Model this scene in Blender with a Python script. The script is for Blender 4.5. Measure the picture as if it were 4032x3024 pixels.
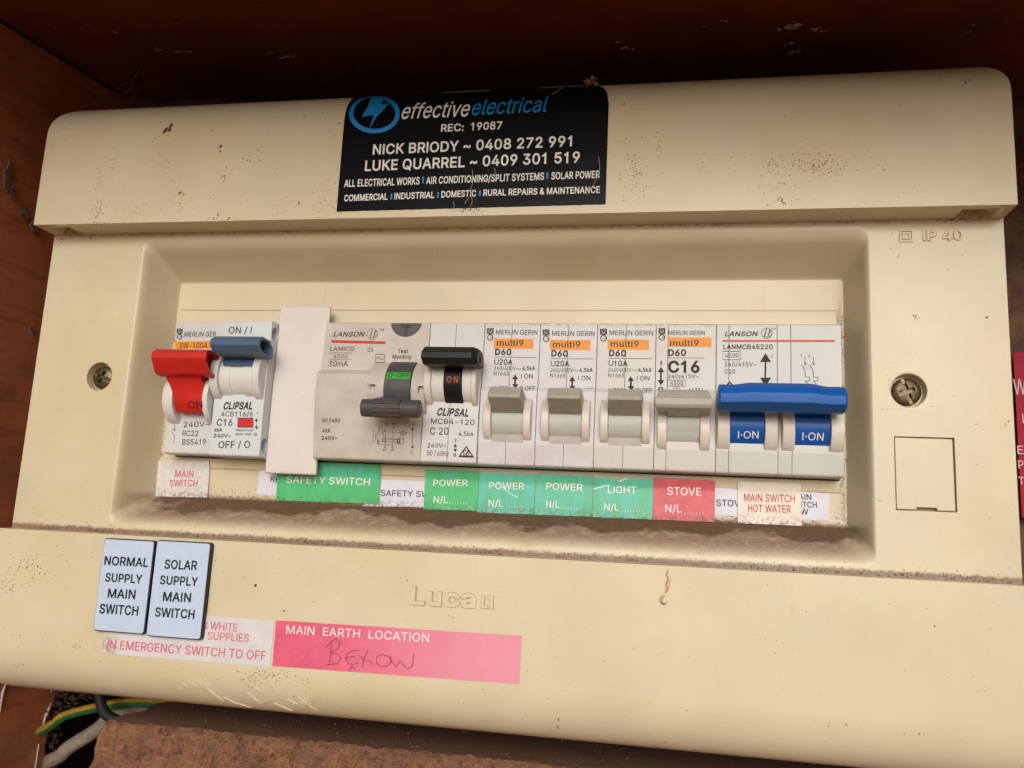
import bpy, bmesh, math, random
from mathutils import Vector, Matrix, noise

for o in list(bpy.data.objects): bpy.data.objects.remove(o)
sc = bpy.context.scene
COL = sc.collection
MM = 0.001
random.seed(7)

# ------------------------------------------------------------ camera
cd = bpy.data.cameras.new('camera'); cam = bpy.data.objects.new('camera', cd); COL.objects.link(cam)
cd.sensor_width = 36.0; cd.lens = 29.25; cd.clip_start = 0.01; cd.clip_end = 500
cam.matrix_world = Matrix(((0.9826786387, -0.0170726185, 0.1845297230, 0.05789369),
                           (0.1788613917, -0.1731703563, -0.9685146515, -0.25308093),
                           (0.0484901590, 0.9847439024, -0.1671171777, -0.01818871),
                           (0, 0, 0, 1)))
cd.dof.use_dof = True; cd.dof.focus_distance = 0.25; cd.dof.aperture_fstop = 18
sc.camera = cam

# ------------------------------------------------------------ light: soft overcast daylight from the open front of the niche
SUN_EL, SUN_AZ = 18.0, 173.0          # degrees; azimuth measured clockwise from +Y (behind the camera and to the right)
world = bpy.data.worlds.new('World'); sc.world = world; world.use_nodes = True
wn = world.node_tree.nodes; wl = world.node_tree.links
sky = wn.new('ShaderNodeTexSky'); sky.sky_type = 'NISHITA'; sky.sun_disc = False
sky.sun_elevation = math.radians(SUN_EL); sky.sun_rotation = math.radians(SUN_AZ)
sky.air_density = 1.0; sky.dust_density = 4.0; sky.ozone_density = 0.6
hs = wn.new('ShaderNodeHueSaturation'); hs.inputs['Saturation'].default_value = 0.25
wl.new(sky.outputs[0], hs.inputs['Color']); wl.new(hs.outputs[0], wn['Background'].inputs[0])
wn['Background'].inputs[1].default_value = 0.10
sd = bpy.data.lights.new('sun', 'SUN'); sun = bpy.data.objects.new('sun', sd); COL.objects.link(sun)
sd.energy = 1.9; sd.angle = math.radians(36); sd.color = (1.0, 0.965, 0.92)
a, e = math.radians(SUN_AZ), math.radians(SUN_EL)
tosun = Vector((math.sin(a) * math.cos(e), math.cos(a) * math.cos(e), math.sin(e)))
sun.rotation_euler = (-tosun).to_track_quat('-Z', 'Y').to_euler()
sun.location = (0, -3, 3)
sc.view_settings.view_transform = 'Standard'; sc.view_settings.look = 'None'
sc.view_settings.gamma = 1.0; sc.view_settings.exposure = -0.17
sc.render.engine = 'CYCLES'

# ------------------------------------------------------------ materials
def srgb(r, g, b):
    f = lambda c: (c / 12.92) if c <= 0.04045 else ((c + 0.055) / 1.055) ** 2.4
    return (f(r / 255), f(g / 255), f(b / 255), 1)

class N:
    """small helper for node maths on world position in millimetres"""
    def __init__(s, m):
        s.t = m.node_tree; s.n = s.t.nodes; s.l = s.t.links
        g = s.n.new('ShaderNodeNewGeometry'); v = s.n.new('ShaderNodeVectorMath'); v.operation = 'SCALE'; v.inputs['Scale'].default_value = 1000
        s.l.new(g.outputs['Position'], v.inputs[0]); s.pos = v.outputs[0]
        x = s.n.new('ShaderNodeSeparateXYZ'); s.l.new(s.pos, x.inputs[0]); s.x, s.y, s.z = x.outputs
    def m(s, op, a, b=None, c=None, clamp=False):
        q = s.n.new('ShaderNodeMath'); q.operation = op; q.use_clamp = clamp
        for i, v in enumerate((a, b, c)):
            if v is None: continue
            if isinstance(v, (int, float)): q.inputs[i].default_value = v
            else: s.l.new(v, q.inputs[i])
        return q.outputs[0]
    def noise(s, scale, detail=3, rough=0.55, vec=None, dist=0.0, stretch=None):
        q = s.n.new('ShaderNodeTexNoise'); q.inputs['Scale'].default_value = scale; q.inputs['Detail'].default_value = detail
        q.inputs['Roughness'].default_value = rough; q.inputs['Distortion'].default_value = dist
        p = vec or s.pos
        if stretch:
            w = s.n.new('ShaderNodeVectorMath'); w.operation = 'MULTIPLY'; w.inputs[1].default_value = stretch; s.l.new(p, w.inputs[0]); p = w.outputs[0]
        s.l.new(p, q.inputs['Vector']); return q.outputs[0]
    def step(s, v, a, b):
        q = s.n.new('ShaderNodeMapRange'); q.interpolation_type = 'SMOOTHSTEP'; q.inputs[1].default_value = a; q.inputs[2].default_value = b
        q.inputs[3].default_value = 0; q.inputs[4].default_value = 1
        if isinstance(v, (int, float)): q.inputs[0].default_value = v
        else: s.l.new(v, q.inputs[0])
        return q.outputs[0]
    def mix(s, f, a, b):
        q = s.n.new('ShaderNodeMix'); q.data_type = 'RGBA'
        for i, v in ((0, f), (6, a), (7, b)):
            if isinstance(v, (int, float)): q.inputs[i].default_value = v
            elif isinstance(v, tuple): q.inputs[i].default_value = v
            else: s.l.new(v, q.inputs[i])
        return q.outputs[2]
    def bump(s, h, dist, strength=1.0):
        q = s.n.new('ShaderNodeBump'); q.inputs['Strength'].default_value = strength; q.inputs['Distance'].default_value = dist * MM
        s.l.new(h, q.inputs['Height']); s.l.new(q.outputs[0], s.n['Principled BSDF'].inputs['Normal'])

MATS = {}
def mat(name, col, rough=0.45, mott=0.06, scale=0.12, specks=0.0, speckcol=(0.10, 0.055, 0.03, 1), bump=0.0, bscale=2.0, spec=0.36, metal=0.0, extra=None, grime=0.0):
    if name in MATS: return MATS[name]
    m = bpy.data.materials.new(name); m.use_nodes = True; k = N(m); b = k.n['Principled BSDF']
    dk = tuple(c * (1 - mott * 3) for c in col[:3]) + (1,)
    c = k.mix(k.step(k.noise(scale, 4), 0.3, 0.75), col, dk)
    if grime:
        g = k.step(k.noise(0.22, 6, 0.7, dist=0.6), 0.52, 0.78)
        c = k.mix(k.m('MULTIPLY', g, grime), c, (0.20, 0.12, 0.075, 1))
    if specks:
        f = k.step(k.noise(2.4, 2, 0.6), 0.735 - specks * 0.05, 0.775 - specks * 0.05)
        f = k.m('MULTIPLY', f, k.step(k.noise(0.09, 3, 0.6), 0.48, 0.62))
        c = k.mix(k.m('MULTIPLY', f, 0.85), c, speckcol)
    k.dust = None; k.bmp = None
    if extra: c = extra(k, c)
    k.l.new(c, b.inputs['Base Color'])
    r = k.m('MULTIPLY_ADD', k.noise(0.6, 3), 0.14, rough - 0.07)
    if k.dust is not None: r = k.m('MAXIMUM', r, k.m('MULTIPLY', k.dust, 0.95))
    k.l.new(r, b.inputs['Roughness'])
    b.inputs['Specular IOR Level'].default_value = spec; b.inputs['Metallic'].default_value = metal
    if k.bmp is not None: k.bump(k.bmp, 0.22)
    elif bump: k.bump(k.noise(bscale, 3), bump)
    MATS[name] = m; return m

CREAM = (0.595, 0.518, 0.358, 1)
def panel_dirt(k, c):
    c = cream_age(k, c)
    n1 = k.noise(0.045, 4, 0.6); n2 = k.noise(0.35, 5, 0.65); fine = k.noise(2.6, 3, 0.6)
    # clay-coloured dust lying on the sloping sill of the recess
    zz = k.m('ADD', k.z, k.m('MULTIPLY_ADD', n2, 5.0, -2.5))
    on = k.m('MULTIPLY', k.step(zz, -24.6, -19.5), k.step(k.z, -12.0, -14.4))
    inx = k.m('MULTIPLY', k.step(k.x, -122, -108), k.step(k.x, 116, 104))
    lite = k.m('MULTIPLY', k.m('MULTIPLY', on, inx), k.m('MULTIPLY_ADD', k.step(fine, 0.25, 0.6), 0.30, 0.70))
    c = k.mix(k.m('MULTIPLY', lite, k.m('MULTIPLY_ADD', k.step(n2, 0.62, 0.48), 0.45, 0.55)), c, (0.31, 0.195, 0.125, 1))
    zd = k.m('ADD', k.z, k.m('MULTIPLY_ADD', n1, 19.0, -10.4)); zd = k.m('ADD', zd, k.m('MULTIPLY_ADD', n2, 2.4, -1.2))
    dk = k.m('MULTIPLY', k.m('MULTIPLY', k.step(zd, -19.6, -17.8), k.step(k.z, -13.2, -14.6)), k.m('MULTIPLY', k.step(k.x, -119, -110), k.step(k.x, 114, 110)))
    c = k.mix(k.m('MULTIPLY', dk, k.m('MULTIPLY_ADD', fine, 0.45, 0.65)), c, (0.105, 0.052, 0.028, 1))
    grit = k.noise(3.2, 4, 0.7); k.dust = k.m('MULTIPLY', on, inx); k.bmp = k.m('MULTIPLY', k.dust, k.m('ADD', grit, k.m('MULTIPLY', n2, 1.5)))
    c = k.mix(k.m('MULTIPLY', k.m('MULTIPLY', k.dust, k.step(grit, 0.52, 0.66)), 0.55), c, (0.12, 0.062, 0.034, 1))
    c = k.mix(k.m('MULTIPLY', k.m('MULTIPLY', k.dust, k.step(grit, 0.44, 0.34)), 0.45), c, (0.42, 0.30, 0.20, 1))
    # speckled crease all round the recess floor
    ex = k.m('MAXIMUM', k.step(k.m('ABSOLUTE', k.m('ADD', k.x, 114.3)), 3.4, 0.2), k.step(k.m('ABSOLUTE', k.m('ADD', k.x, -109.8)), 3.6, 0.2))
    ex = k.m('MULTIPLY', ex, k.m('MULTIPLY', k.step(k.z, 62, 40), k.step(k.y, 5.5, 8.2)))
    sp = k.step(k.noise(1.5, 3, 0.7), 0.60, 0.68)
    c = k.mix(k.m('MULTIPLY', k.m('MULTIPLY', ex, sp), 0.85), c, (0.12, 0.06, 0.03, 1))
    # low part of the floor under the labels
    lf = k.m('MULTIPLY', k.m('MULTIPLY', k.step(k.z, -7.5, -14.0), k.step(k.y, 7, 8.2)), k.step(k.noise(1.1, 4, 0.7), 0.53, 0.64))
    c = k.mix(k.m('MULTIPLY', lf, 0.8), c, (0.16, 0.085, 0.05, 1))
    # grubby line along the junction with the lower cover
    zj = k.m('ADD', k.z, k.m('MULTIPLY_ADD', k.noise(0.5, 5, 0.75), 2.6, -1.3))
    j = k.m('MULTIPLY', k.step(zj, -24.9, -25.9), k.step(k.y, -7.0, -7.6))
    c = k.mix(k.m('MULTIPLY', j, 0.85), c, (0.20, 0.115, 0.075, 1))
    ln = k.m('MAXIMUM', k.step(k.m('ABSOLUTE', k.m('ADD', k.z, -51.55)), 0.28, 0.1), k.step(k.m('ABSOLUTE', k.m('ADD', k.z, 4.1)), 0.32, 0.1))
    ln = k.m('MULTIPLY', k.m('MULTIPLY', ln, k.step(k.y, 7.6, 7.95)), k.m('MULTIPLY', k.step(k.x, -113.6, -113.1), k.step(k.x, 109, 108.6)))
    c = k.mix(k.m('MULTIPLY', ln, 0.75), c, (0.25, 0.15, 0.085, 1))
    # patchy grit above that line and under the top cover
    pj = k.m('MULTIPLY', k.m('MULTIPLY', k.step(k.z, -21.0, -25.5), k.step(k.noise(0.9, 4, 0.7), 0.56, 0.66)), k.step(k.noise(0.06, 2), 0.40, 0.58))
    c = k.mix(k.m('MULTIPLY', pj, 0.7), c, (0.20, 0.11, 0.07, 1))
    tj = k.m('MULTIPLY', k.step(k.z, 72.4, 74.4), k.step(k.noise(0.6, 4, 0.7), 0.46, 0.62))
    c = k.mix(k.m('MULTIPLY', tj, 0.6), c, (0.22, 0.13, 0.07, 1))
    return c
def cream_age(k, c):
    a = k.step(k.noise(0.02, 4, 0.65), 0.42, 0.68)
    c = k.mix(k.m('MULTIPLY', a, 0.55), c, (0.54, 0.435, 0.265, 1))
    s = k.m('MULTIPLY', k.step(k.noise(0.16, 6, 0.72, dist=0.4), 0.60, 0.74), k.step(k.noise(0.03, 2), 0.45, 0.62))
    c = k.mix(k.m('MULTIPLY', s, 0.30), c, (0.36, 0.25, 0.15, 1))
    st = k.m('MULTIPLY', k.step(k.noise(1.0, 4, 0.6, stretch=(0.5, 0.5, 0.05)), 0.62, 0.74), k.step(k.noise(0.05, 2), 0.50, 0.62))
    c = k.mix(k.m('MULTIPLY', st, 0.26), c, (0.38, 0.27, 0.16, 1))
    sc_ = k.m('MULTIPLY', k.step(k.noise(1.0, 2, 0.5, stretch=(0.35, 0.35, 5.0), dist=0.2), 0.70, 0.76), k.step(k.noise(0.06, 2), 0.48, 0.60))
    c = k.mix(k.m('MULTIPLY', sc_, 0.35), c, (0.66, 0.60, 0.46, 1))
    fs = k.m('MULTIPLY', k.step(k.noise(1.3, 4, 0.75), 0.63, 0.70), k.step(k.noise(0.035, 3, 0.6), 0.46, 0.60))
    return k.mix(k.m('MULTIPLY', fs, 0.4), c, (0.30, 0.20, 0.11, 1))
M_CREAM = mat('aged_cream_plastic', CREAM, 0.32, 0.03, 0.03, spec=0.3, specks=0.6, extra=cream_age,  bump=0.012, bscale=3)
M_PANEL = mat('dusty_cream_plastic', CREAM, 0.32, 0.03, 0.03, spec=0.3, specks=0.6, extra=panel_dirt, bump=0.012, bscale=3)
WH = (0.60, 0.55, 0.50, 1)
M_RCD = mat('grubby_grey_white_plastic', (0.50, 0.44, 0.385, 1), 0.45, 0.05, 0.1, specks=0.9, grime=0.3, bump=0.01)
def ageing(k, c):
    c = k.mix(k.m('MULTIPLY', k.m('GREATER_THAN', k.x, 35.9), 0.8), c, (0.53, 0.505, 0.46, 1))
    c = k.mix(k.m('MULTIPLY', k.step(k.noise(0.10, 4, 0.6), 0.45, 0.7), 0.5), c, (0.50, 0.44, 0.40, 1))
    e = k.m('MULTIPLY', k.step(k.z, 43.2, 45.2), k.step(k.noise(0.7, 4, 0.7), 0.42, 0.62))
    return k.mix(k.m('MULTIPLY', e, 0.6), c, (0.25, 0.17, 0.11, 1))
M_MG = mat('off_white_plastic', (0.565, 0.535, 0.54, 1), 0.42, 0.03, 0.08, specks=1.1, grime=0.12, bump=0.006, extra=ageing)
M_CLIP = mat('warm_white_plastic', (0.55, 0.525, 0.505, 1), 0.4, 0.03, 0.08, specks=0.5, grime=0.05, bump=0.006)
M_CB4 = mat('cool_white_plastic', (0.56, 0.59, 0.60, 1), 0.32, 0.03, 0.08, specks=0.5, bump=0.004)
M_LAN = mat('pale_grey_plastic', (0.52, 0.505, 0.475, 1), 0.38, 0.03, 0.08, specks=0.4, grime=0.05, bump=0.006)
M_MAIN = mat('aged_white_plastic', (0.56, 0.54, 0.52, 1), 0.42, 0.03, 0.08, specks=0.6, grime=0.08)
M_CHEEK = mat('ivory_plastic', (0.62, 0.56, 0.49, 1), 0.4, 0.03, 0.2, specks=0.6, bump=0.006)
M_CHEEKW = mat('white_ear_plastic', (0.62, 0.60, 0.56, 1), 0.36, 0.03, 0.2, specks=0.6)
M_DRUM = mat('pale_green_grey_plastic', (0.44, 0.45, 0.405, 1), 0.42, 0.03, 0.2, specks=0.2)
M_TAUPE = mat('taupe_plastic', (0.36, 0.335, 0.275, 1), 0.45, 0.04, 0.2, specks=0.2)
M_BLANK = mat('blank_white_plastic', (0.62, 0.565, 0.525, 1), 0.5, 0.02, 0.1, specks=0.4, grime=0.05)
M_RED = mat('glossy_red_plastic', (0.50, 0.018, 0.012, 1), 0.42, 0.05, 0.2, specks=0.3, spec=0.3)
M_SLATE = mat('slate_blue_plastic', (0.065, 0.115, 0.20, 1), 0.38, 0.05, 0.2, specks=0.3, speckcol=(0.3, 0.3, 0.3, 1))
M_BLACK = mat('black_plastic', (0.007, 0.007, 0.008, 1), 0.42, 0.05, 0.2, spec=0.25)
M_DGREY = mat('dark_grey_plastic', (0.062, 0.058, 0.062, 1), 0.42, 0.05, 0.3, specks=0.6, speckcol=(0.25, 0.15, 0.09, 1))
M_RUSTY = mat('dusty_rib_plastic', (0.12, 0.07, 0.045, 1), 0.7, 0.1, 0.8, bump=0.05)
M_BLUE = mat('bright_blue_plastic', (0.002, 0.085, 0.36, 1), 0.38, 0.04, 0.2, spec=0.28)
M_VOID = mat('dark_cavity', (0.012, 0.009, 0.007, 1), 0.9)
M_SCREW = mat('dull_zinc_steel', (0.16, 0.12, 0.07, 1), 0.45, 0.14, 0.9, metal=0.85, bump=0.05, grime=0.4)
def green_fade(k, c):
    f = k.step(k.noise(1.0, 3, 0.6, stretch=(0.16, 0.16, 0.05), dist=0.8), 0.42, 0.68)
    c = k.mix(k.m('MULTIPLY', k.m('MULTIPLY', f, 0.75), k.step(k.z, -8, -3)), c, (0.09, 0.46, 0.38, 1))
    f2 = k.m('MULTIPLY', k.step(k.noise(1.0, 3, 0.6, stretch=(0.35, 0.35, 0.12)), 0.60, 0.74), k.step(k.z, -9, -2))
    c = k.mix(f2, c, (0.09, 0.30, 0.04, 1))
    g = k.m('MULTIPLY', k.step(k.z, -10.5, -14.5), k.step(k.noise(1.0, 4, 0.7), 0.46, 0.62))
    return k.mix(k.m('MULTIPLY', g, 0.7), c, (0.12, 0.10, 0.03, 1))
def low_grime(k, c):
    g = k.m('MULTIPLY', k.step(k.z, -10.8, -14.3), k.step(k.noise(1.0, 4, 0.7), 0.47, 0.60))
    return k.mix(k.m('MULTIPLY', g, 0.8), c, (0.14, 0.085, 0.055, 1))
def pink_fade(k, c):
    f = k.step(k.m('ADD', k.x, k.m('MULTIPLY', k.noise(0.15, 4, 0.6), 24)), -34, 28)
    c = k.mix(f, c, (0.66, 0.25, 0.33, 1))
    return k.mix(k.m('MULTIPLY', k.step(k.noise(1.6, 3, 0.6), 0.45, 0.7), 0.25), c, (0.75, 0.22, 0.32, 1))
M_SGREEN = mat('green_label_vinyl', (0.07, 0.44, 0.16, 1), 0.38, 0.04, 0.2, specks=0.7, extra=green_fade, bump=0.03, bscale=0.6)
def teal(k, c):
    f = k.step(k.noise(1.0, 3, 0.6, stretch=(0.3, 0.3, 0.10), dist=0.8), 0.40, 0.62)
    c = k.mix(k.m('MULTIPLY', f, 0.8), c, (0.10, 0.47, 0.39, 1))
    f2 = k.m('MULTIPLY', k.step(k.noise(1.0, 3, 0.6, stretch=(0.5, 0.5, 0.18)), 0.62, 0.74), 0.7)
    c = k.mix(f2, c, (0.15, 0.36, 0.10, 1))
    g = k.m('MULTIPLY', k.step(k.z, -10.5, -14.5), k.step(k.noise(1.0, 4, 0.7), 0.45, 0.62))
    return k.mix(k.m('MULTIPLY', g, 0.75), c, (0.13, 0.12, 0.04, 1))
M_STEAL = mat('faded_teal_label_vinyl', (0.10, 0.44, 0.25, 1), 0.36, 0.04, 0.2, specks=0.7, extra=teal, bump=0.03, bscale=0.6)
M_SRED = mat('faded_red_label_vinyl', (0.62, 0.10, 0.12, 1), 0.4, 0.08, 0.3, specks=0.7, extra=low_grime, bump=0.03, bscale=0.6)
M_SWHITE = mat('white_label_vinyl', (0.60, 0.585, 0.66, 1), 0.38, 0.03, 0.3, specks=0.6, extra=low_grime)
M_SCREAMY = mat('yellowed_label_vinyl', (0.70, 0.62, 0.54, 1), 0.45, 0.03, 0.3, specks=0.8, extra=low_grime)
M_SGREYW = mat('worn_white_label_vinyl', (0.60, 0.57, 0.54, 1), 0.45, 0.05, 0.5, specks=1.0, extra=low_grime)
def corner_stain(k, c):
    f = k.m('MULTIPLY', k.m('MULTIPLY', k.step(k.x, -101, -107.5), k.step(k.z, -54, -61)), k.step(k.noise(0.8, 4, 0.7), 0.40, 0.58))
    return k.mix(k.m('MULTIPLY', f, 0.8), c, (0.30, 0.17, 0.09, 1))
M_EMERG = mat('faded_white_label_vinyl', (0.60, 0.57, 0.57, 1), 0.4, 0.03, 0.2, extra=corner_stain, specks=0.4, bump=0.02, bscale=0.5)
M_PINK = mat('faded_pink_label_vinyl', (0.66, 0.095, 0.17, 1), 0.42, 0.05, 0.3, extra=pink_fade, bump=0.05, bscale=1.2)
M_SBLACK = mat('black_label_vinyl', (0.004, 0.004, 0.005, 1), 0.30, spec=0.08, mott=0.05, scale=0.3, specks=0.3, speckcol=(0.12, 0.10, 0.09, 1), bump=0.02, bscale=0.3)
M_PLATE = mat('sky_tinted_white_face', (0.47, 0.57, 0.72, 1), 0.22, 0.02, 0.3, specks=0.3, spec=0.7)  # white plate, its bluish sky reflection put into the colour
M_PCORE = mat('engraved_black_core', (0.012, 0.013, 0.015, 1), 0.5, bump=0.05, bscale=2)
M_REDLAB = mat('deep_red_label_vinyl', (0.36, 0.010, 0.030, 1), 0.5, spec=0.15)
PR = {}
for k_, c_, r_ in (('ink', (0.010, 0.010, 0.012, 1), .6), ('black', (0.008, 0.012, 0.018, 1), .5), ('brownink', (0.05, 0.022, 0.01, 1), .5), ('grey', (0.045, 0.038, 0.035, 1), .6), ('paper', (0.6, 0.55, 0.5, 1), .5),
                   ('orange', (0.72, 0.255, 0.012, 1), .5), ('red', (0.50, 0.018, 0.022, 1), .42), ('green', (0.04, 0.33, 0.03, 1), .45), ('white', (0.74, 0.70, 0.66, 1), .45), ('labelred', (0.62, 0.09, 0.10, 1), .5),
                   ('deepred', (0.46, 0.04, 0.035, 1), .5), ('pinkred', (0.62, 0.14, 0.20, 1), .5), ('penink', (0.36, 0.055, 0.15, 1), .5), ('scratch', (0.62, 0.70, 0.62, 1), .6), ('skyblue', (0.010, 0.20, 0.50, 1), .4), ('creamdirt', (0.44, 0.33, 0.20, 1), .7),
                   ('rust', (0.42, 0.25, 0.12, 1), .6), ('labelwhite', (0.6, 0.45, 0.45, 1), .5)):
    PR[k_] = mat('print_' + k_, c_, r_, 0.04, 0.6)
PR['orange_hot'] = mat('print_orange_glow_free', (0.55, 0.09, 0.02, 1), .5)
PR['cream'] = M_CREAM
M_DARKDIRT = mat('dark_dirt', (0.125, 0.07, 0.04, 1), 0.9, 0.2, 1.0)
M_MIDDIRT = mat('mid_dirt', (0.20, 0.13, 0.07, 1), 0.9, 0.2, 1.0)
M_FAINTDIRT = mat('faint_dirt', (0.33, 0.235, 0.14, 1), 0.85, 0.15, 1.0)
M_BLACKDIRT = mat('black_fly_spot', (0.03, 0.02, 0.014, 1), 0.7)
M_DUST = mat('clay_dust', (0.25, 0.15, 0.095, 1), 0.95, 0.2, 1.5)
M_CRUMB = mat('pale_crumbs', (0.34, 0.24, 0.16, 1), 0.9, 0.2, 1.5)
def wood_wear(k, c):
    w = k.step(k.noise(0.05, 5, 0.65, dist=0.5), 0.45, 0.68)
    c = k.mix(k.m('MULTIPLY', w, 0.4), c, (0.30, 0.14, 0.075, 1))
    g = k.step(k.noise(1.0, 4, 0.6, stretch=(0.5, 0.03, 0.25)), 0.50, 0.68)
    c = k.mix(k.m('MULTIPLY', g, 0.3), c, (0.07, 0.025, 0.012, 1))
    c = k.mix(k.m('MULTIPLY', k.step(k.noise(0.35, 6, 0.7), 0.60, 0.72), 0.5), c, (0.20, 0.12, 0.07, 1))
    c = k.mix(k.m('MULTIPLY', k.step(k.noise(1.3, 3, 0.6), 0.66, 0.71), 0.8), c, (0.30, 0.20, 0.13, 1))
    return c
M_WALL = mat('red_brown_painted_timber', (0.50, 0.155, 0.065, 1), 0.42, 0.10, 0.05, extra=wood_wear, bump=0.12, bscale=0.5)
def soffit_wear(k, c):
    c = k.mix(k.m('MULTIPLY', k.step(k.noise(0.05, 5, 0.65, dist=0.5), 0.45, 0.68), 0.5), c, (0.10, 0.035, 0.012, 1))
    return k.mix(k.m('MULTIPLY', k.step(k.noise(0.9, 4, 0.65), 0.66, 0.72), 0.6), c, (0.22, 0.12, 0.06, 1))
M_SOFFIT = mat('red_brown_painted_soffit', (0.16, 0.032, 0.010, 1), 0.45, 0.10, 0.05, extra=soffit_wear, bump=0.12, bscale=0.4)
M_BACK = mat('brown_backing_board', (0.12, 0.060, 0.035, 1), 0.75, 0.15, 0.15, extra=wood_wear, bump=0.15, bscale=0.8)
M_CHIP = mat('chipped_plaster', (0.19, 0.115, 0.075, 1), 0.9, 0.2, 0.6, bump=0.2)
M_SCRATCH = mat('pale_scratch', (0.55, 0.48, 0.42, 1), 0.8)
M_GROUND = mat('warm_bounce_ground', (0.66, 0.47, 0.26, 1), 0.9, 0.05, 0.001)  # colour raised and warmed to strengthen light bounced from below
def mortar_mix(k, c):
    top = k.step(k.z, -88.2, -86.2)
    f = k.step(k.noise(0.14, 4, 0.65), 0.42, 0.60)
    c = k.mix(f, (0.27, 0.125, 0.060, 1), (0.20, 0.098, 0.062, 1))
    c = k.mix(k.m('MULTIPLY', k.step(k.noise(1.0, 5, 0.7, stretch=(0.6, 0.6, 1.6)), 0.45, 0.66), 0.65), c, (0.085, 0.042, 0.022, 1))
    return k.mix(top, c, (0.17, 0.085, 0.048, 1))
M_MORTAR = mat('crumbly_brown_mortar', (0.27, 0.150, 0.095, 1), 0.95, 0.10, 0.16, bump=0.8, bscale=1.5, extra=mortar_mix)
M_EARTHG = mat('green_wire_insulation', (0.012, 0.13, 0.035, 1), 0.5, 0.1, 0.3, grime=0.7)  # wires and cable darkened, partly with grime, for the shade of the hole
M_EARTHY = mat('yellow_wire_insulation', (0.42, 0.25, 0.02, 1), 0.5, 0.1, 0.3, grime=0.7)
M_GREYC = mat('grey_cable_sheath', (0.30, 0.25, 0.20, 1), 0.6, 0.14, 0.3, grime=0.9)
M_CORD = mat('black_cord', (0.02, 0.016, 0.014, 1), 0.6)
M_WEB = mat('cobweb_thread', (0.32, 0.26, 0.20, 1), 0.8)

# ------------------------------------------------------------ mesh building (all coordinates in millimetres)
class MB:
    def __init__(s): s.v = []; s.f = []; s.mi = []
    def add(s, vs, fs, mi=0):
        b = len(s.v); s.v += [tuple(p) for p in vs]; s.f += [tuple(b + i for i in q) for q in fs]; s.mi += [mi] * len(fs); return s
    def box(s, x0, x1, y0, y1, z0, z1, mi=0):
        return s.add([(x, y, z) for x in (x0, x1) for y in (y0, y1) for z in (z0, z1)],
                     [(0, 1, 3, 2), (4, 6, 7, 5), (0, 4, 5, 1), (2, 3, 7, 6), (0, 2, 6, 4), (1, 5, 7, 3)], mi)
    def loft(s, loops, cap0=True, cap1=True, mi=0, closed=True):
        n = len(loops[0]); vs = [p for l in loops for p in l]; fs = []
        for k in range(len(loops) - 1):
            for i in range(n if closed else n - 1):
                j = (i + 1) % n; fs.append((k * n + i, k * n + j, (k + 1) * n + j, (k + 1) * n + i))
        if cap0: fs.append(tuple(range(n - 1, -1, -1)))
        if cap1: fs.append(tuple((len(loops) - 1) * n + i for i in range(n)))
        return s.add(vs, fs, mi)
    def px(s, prof, x0, x1, mi=0):            # profile (y, z) extruded along x
        return s.loft([[(x0, y, z) for y, z in prof], [(x1, y, z) for y, z in prof]], mi=mi)
    def py(s, poly, y0, y1, mi=0):            # outline (x, z) extruded along y
        return s.loft([[(x, y0, z) for x, z in poly], [(x, y1, z) for x, z in poly]], mi=mi)
    def cx(s, yc, zc, r, x0, x1, n=40, mi=0):
        return s.px([(yc + r * math.cos(2 * math.pi * i / n), zc + r * math.sin(2 * math.pi * i / n)) for i in range(n)], x0, x1, mi)
    def cy(s, xc, zc, r, y0, y1, n=32, mi=0):
        return s.py([(xc + r * math.cos(2 * math.pi * i / n), zc + r * math.sin(2 * math.pi * i / n)) for i in range(n)], y0, y1, mi)
    def tube(s, pts, r, n=8, mi=0, caps=True):
        pts = [Vector(p) for p in pts]; loops = []; up = Vector((0.13, 0.3, 1)).normalized()
        for i, p in enumerate(pts):
            t = (pts[min(i + 1, len(pts) - 1)] - pts[max(i - 1, 0)]).normalized(); a_ = t.cross(up).normalized(); b_ = t.cross(a_)
            rr = r[i] if isinstance(r, (list, tuple)) else r
            loops.append([tuple(p + rr * (math.cos(2 * math.pi * k / n) * a_ + math.sin(2 * math.pi * k / n) * b_)) for k in range(n)])
        return s.loft(loops, caps, caps, mi)

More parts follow.
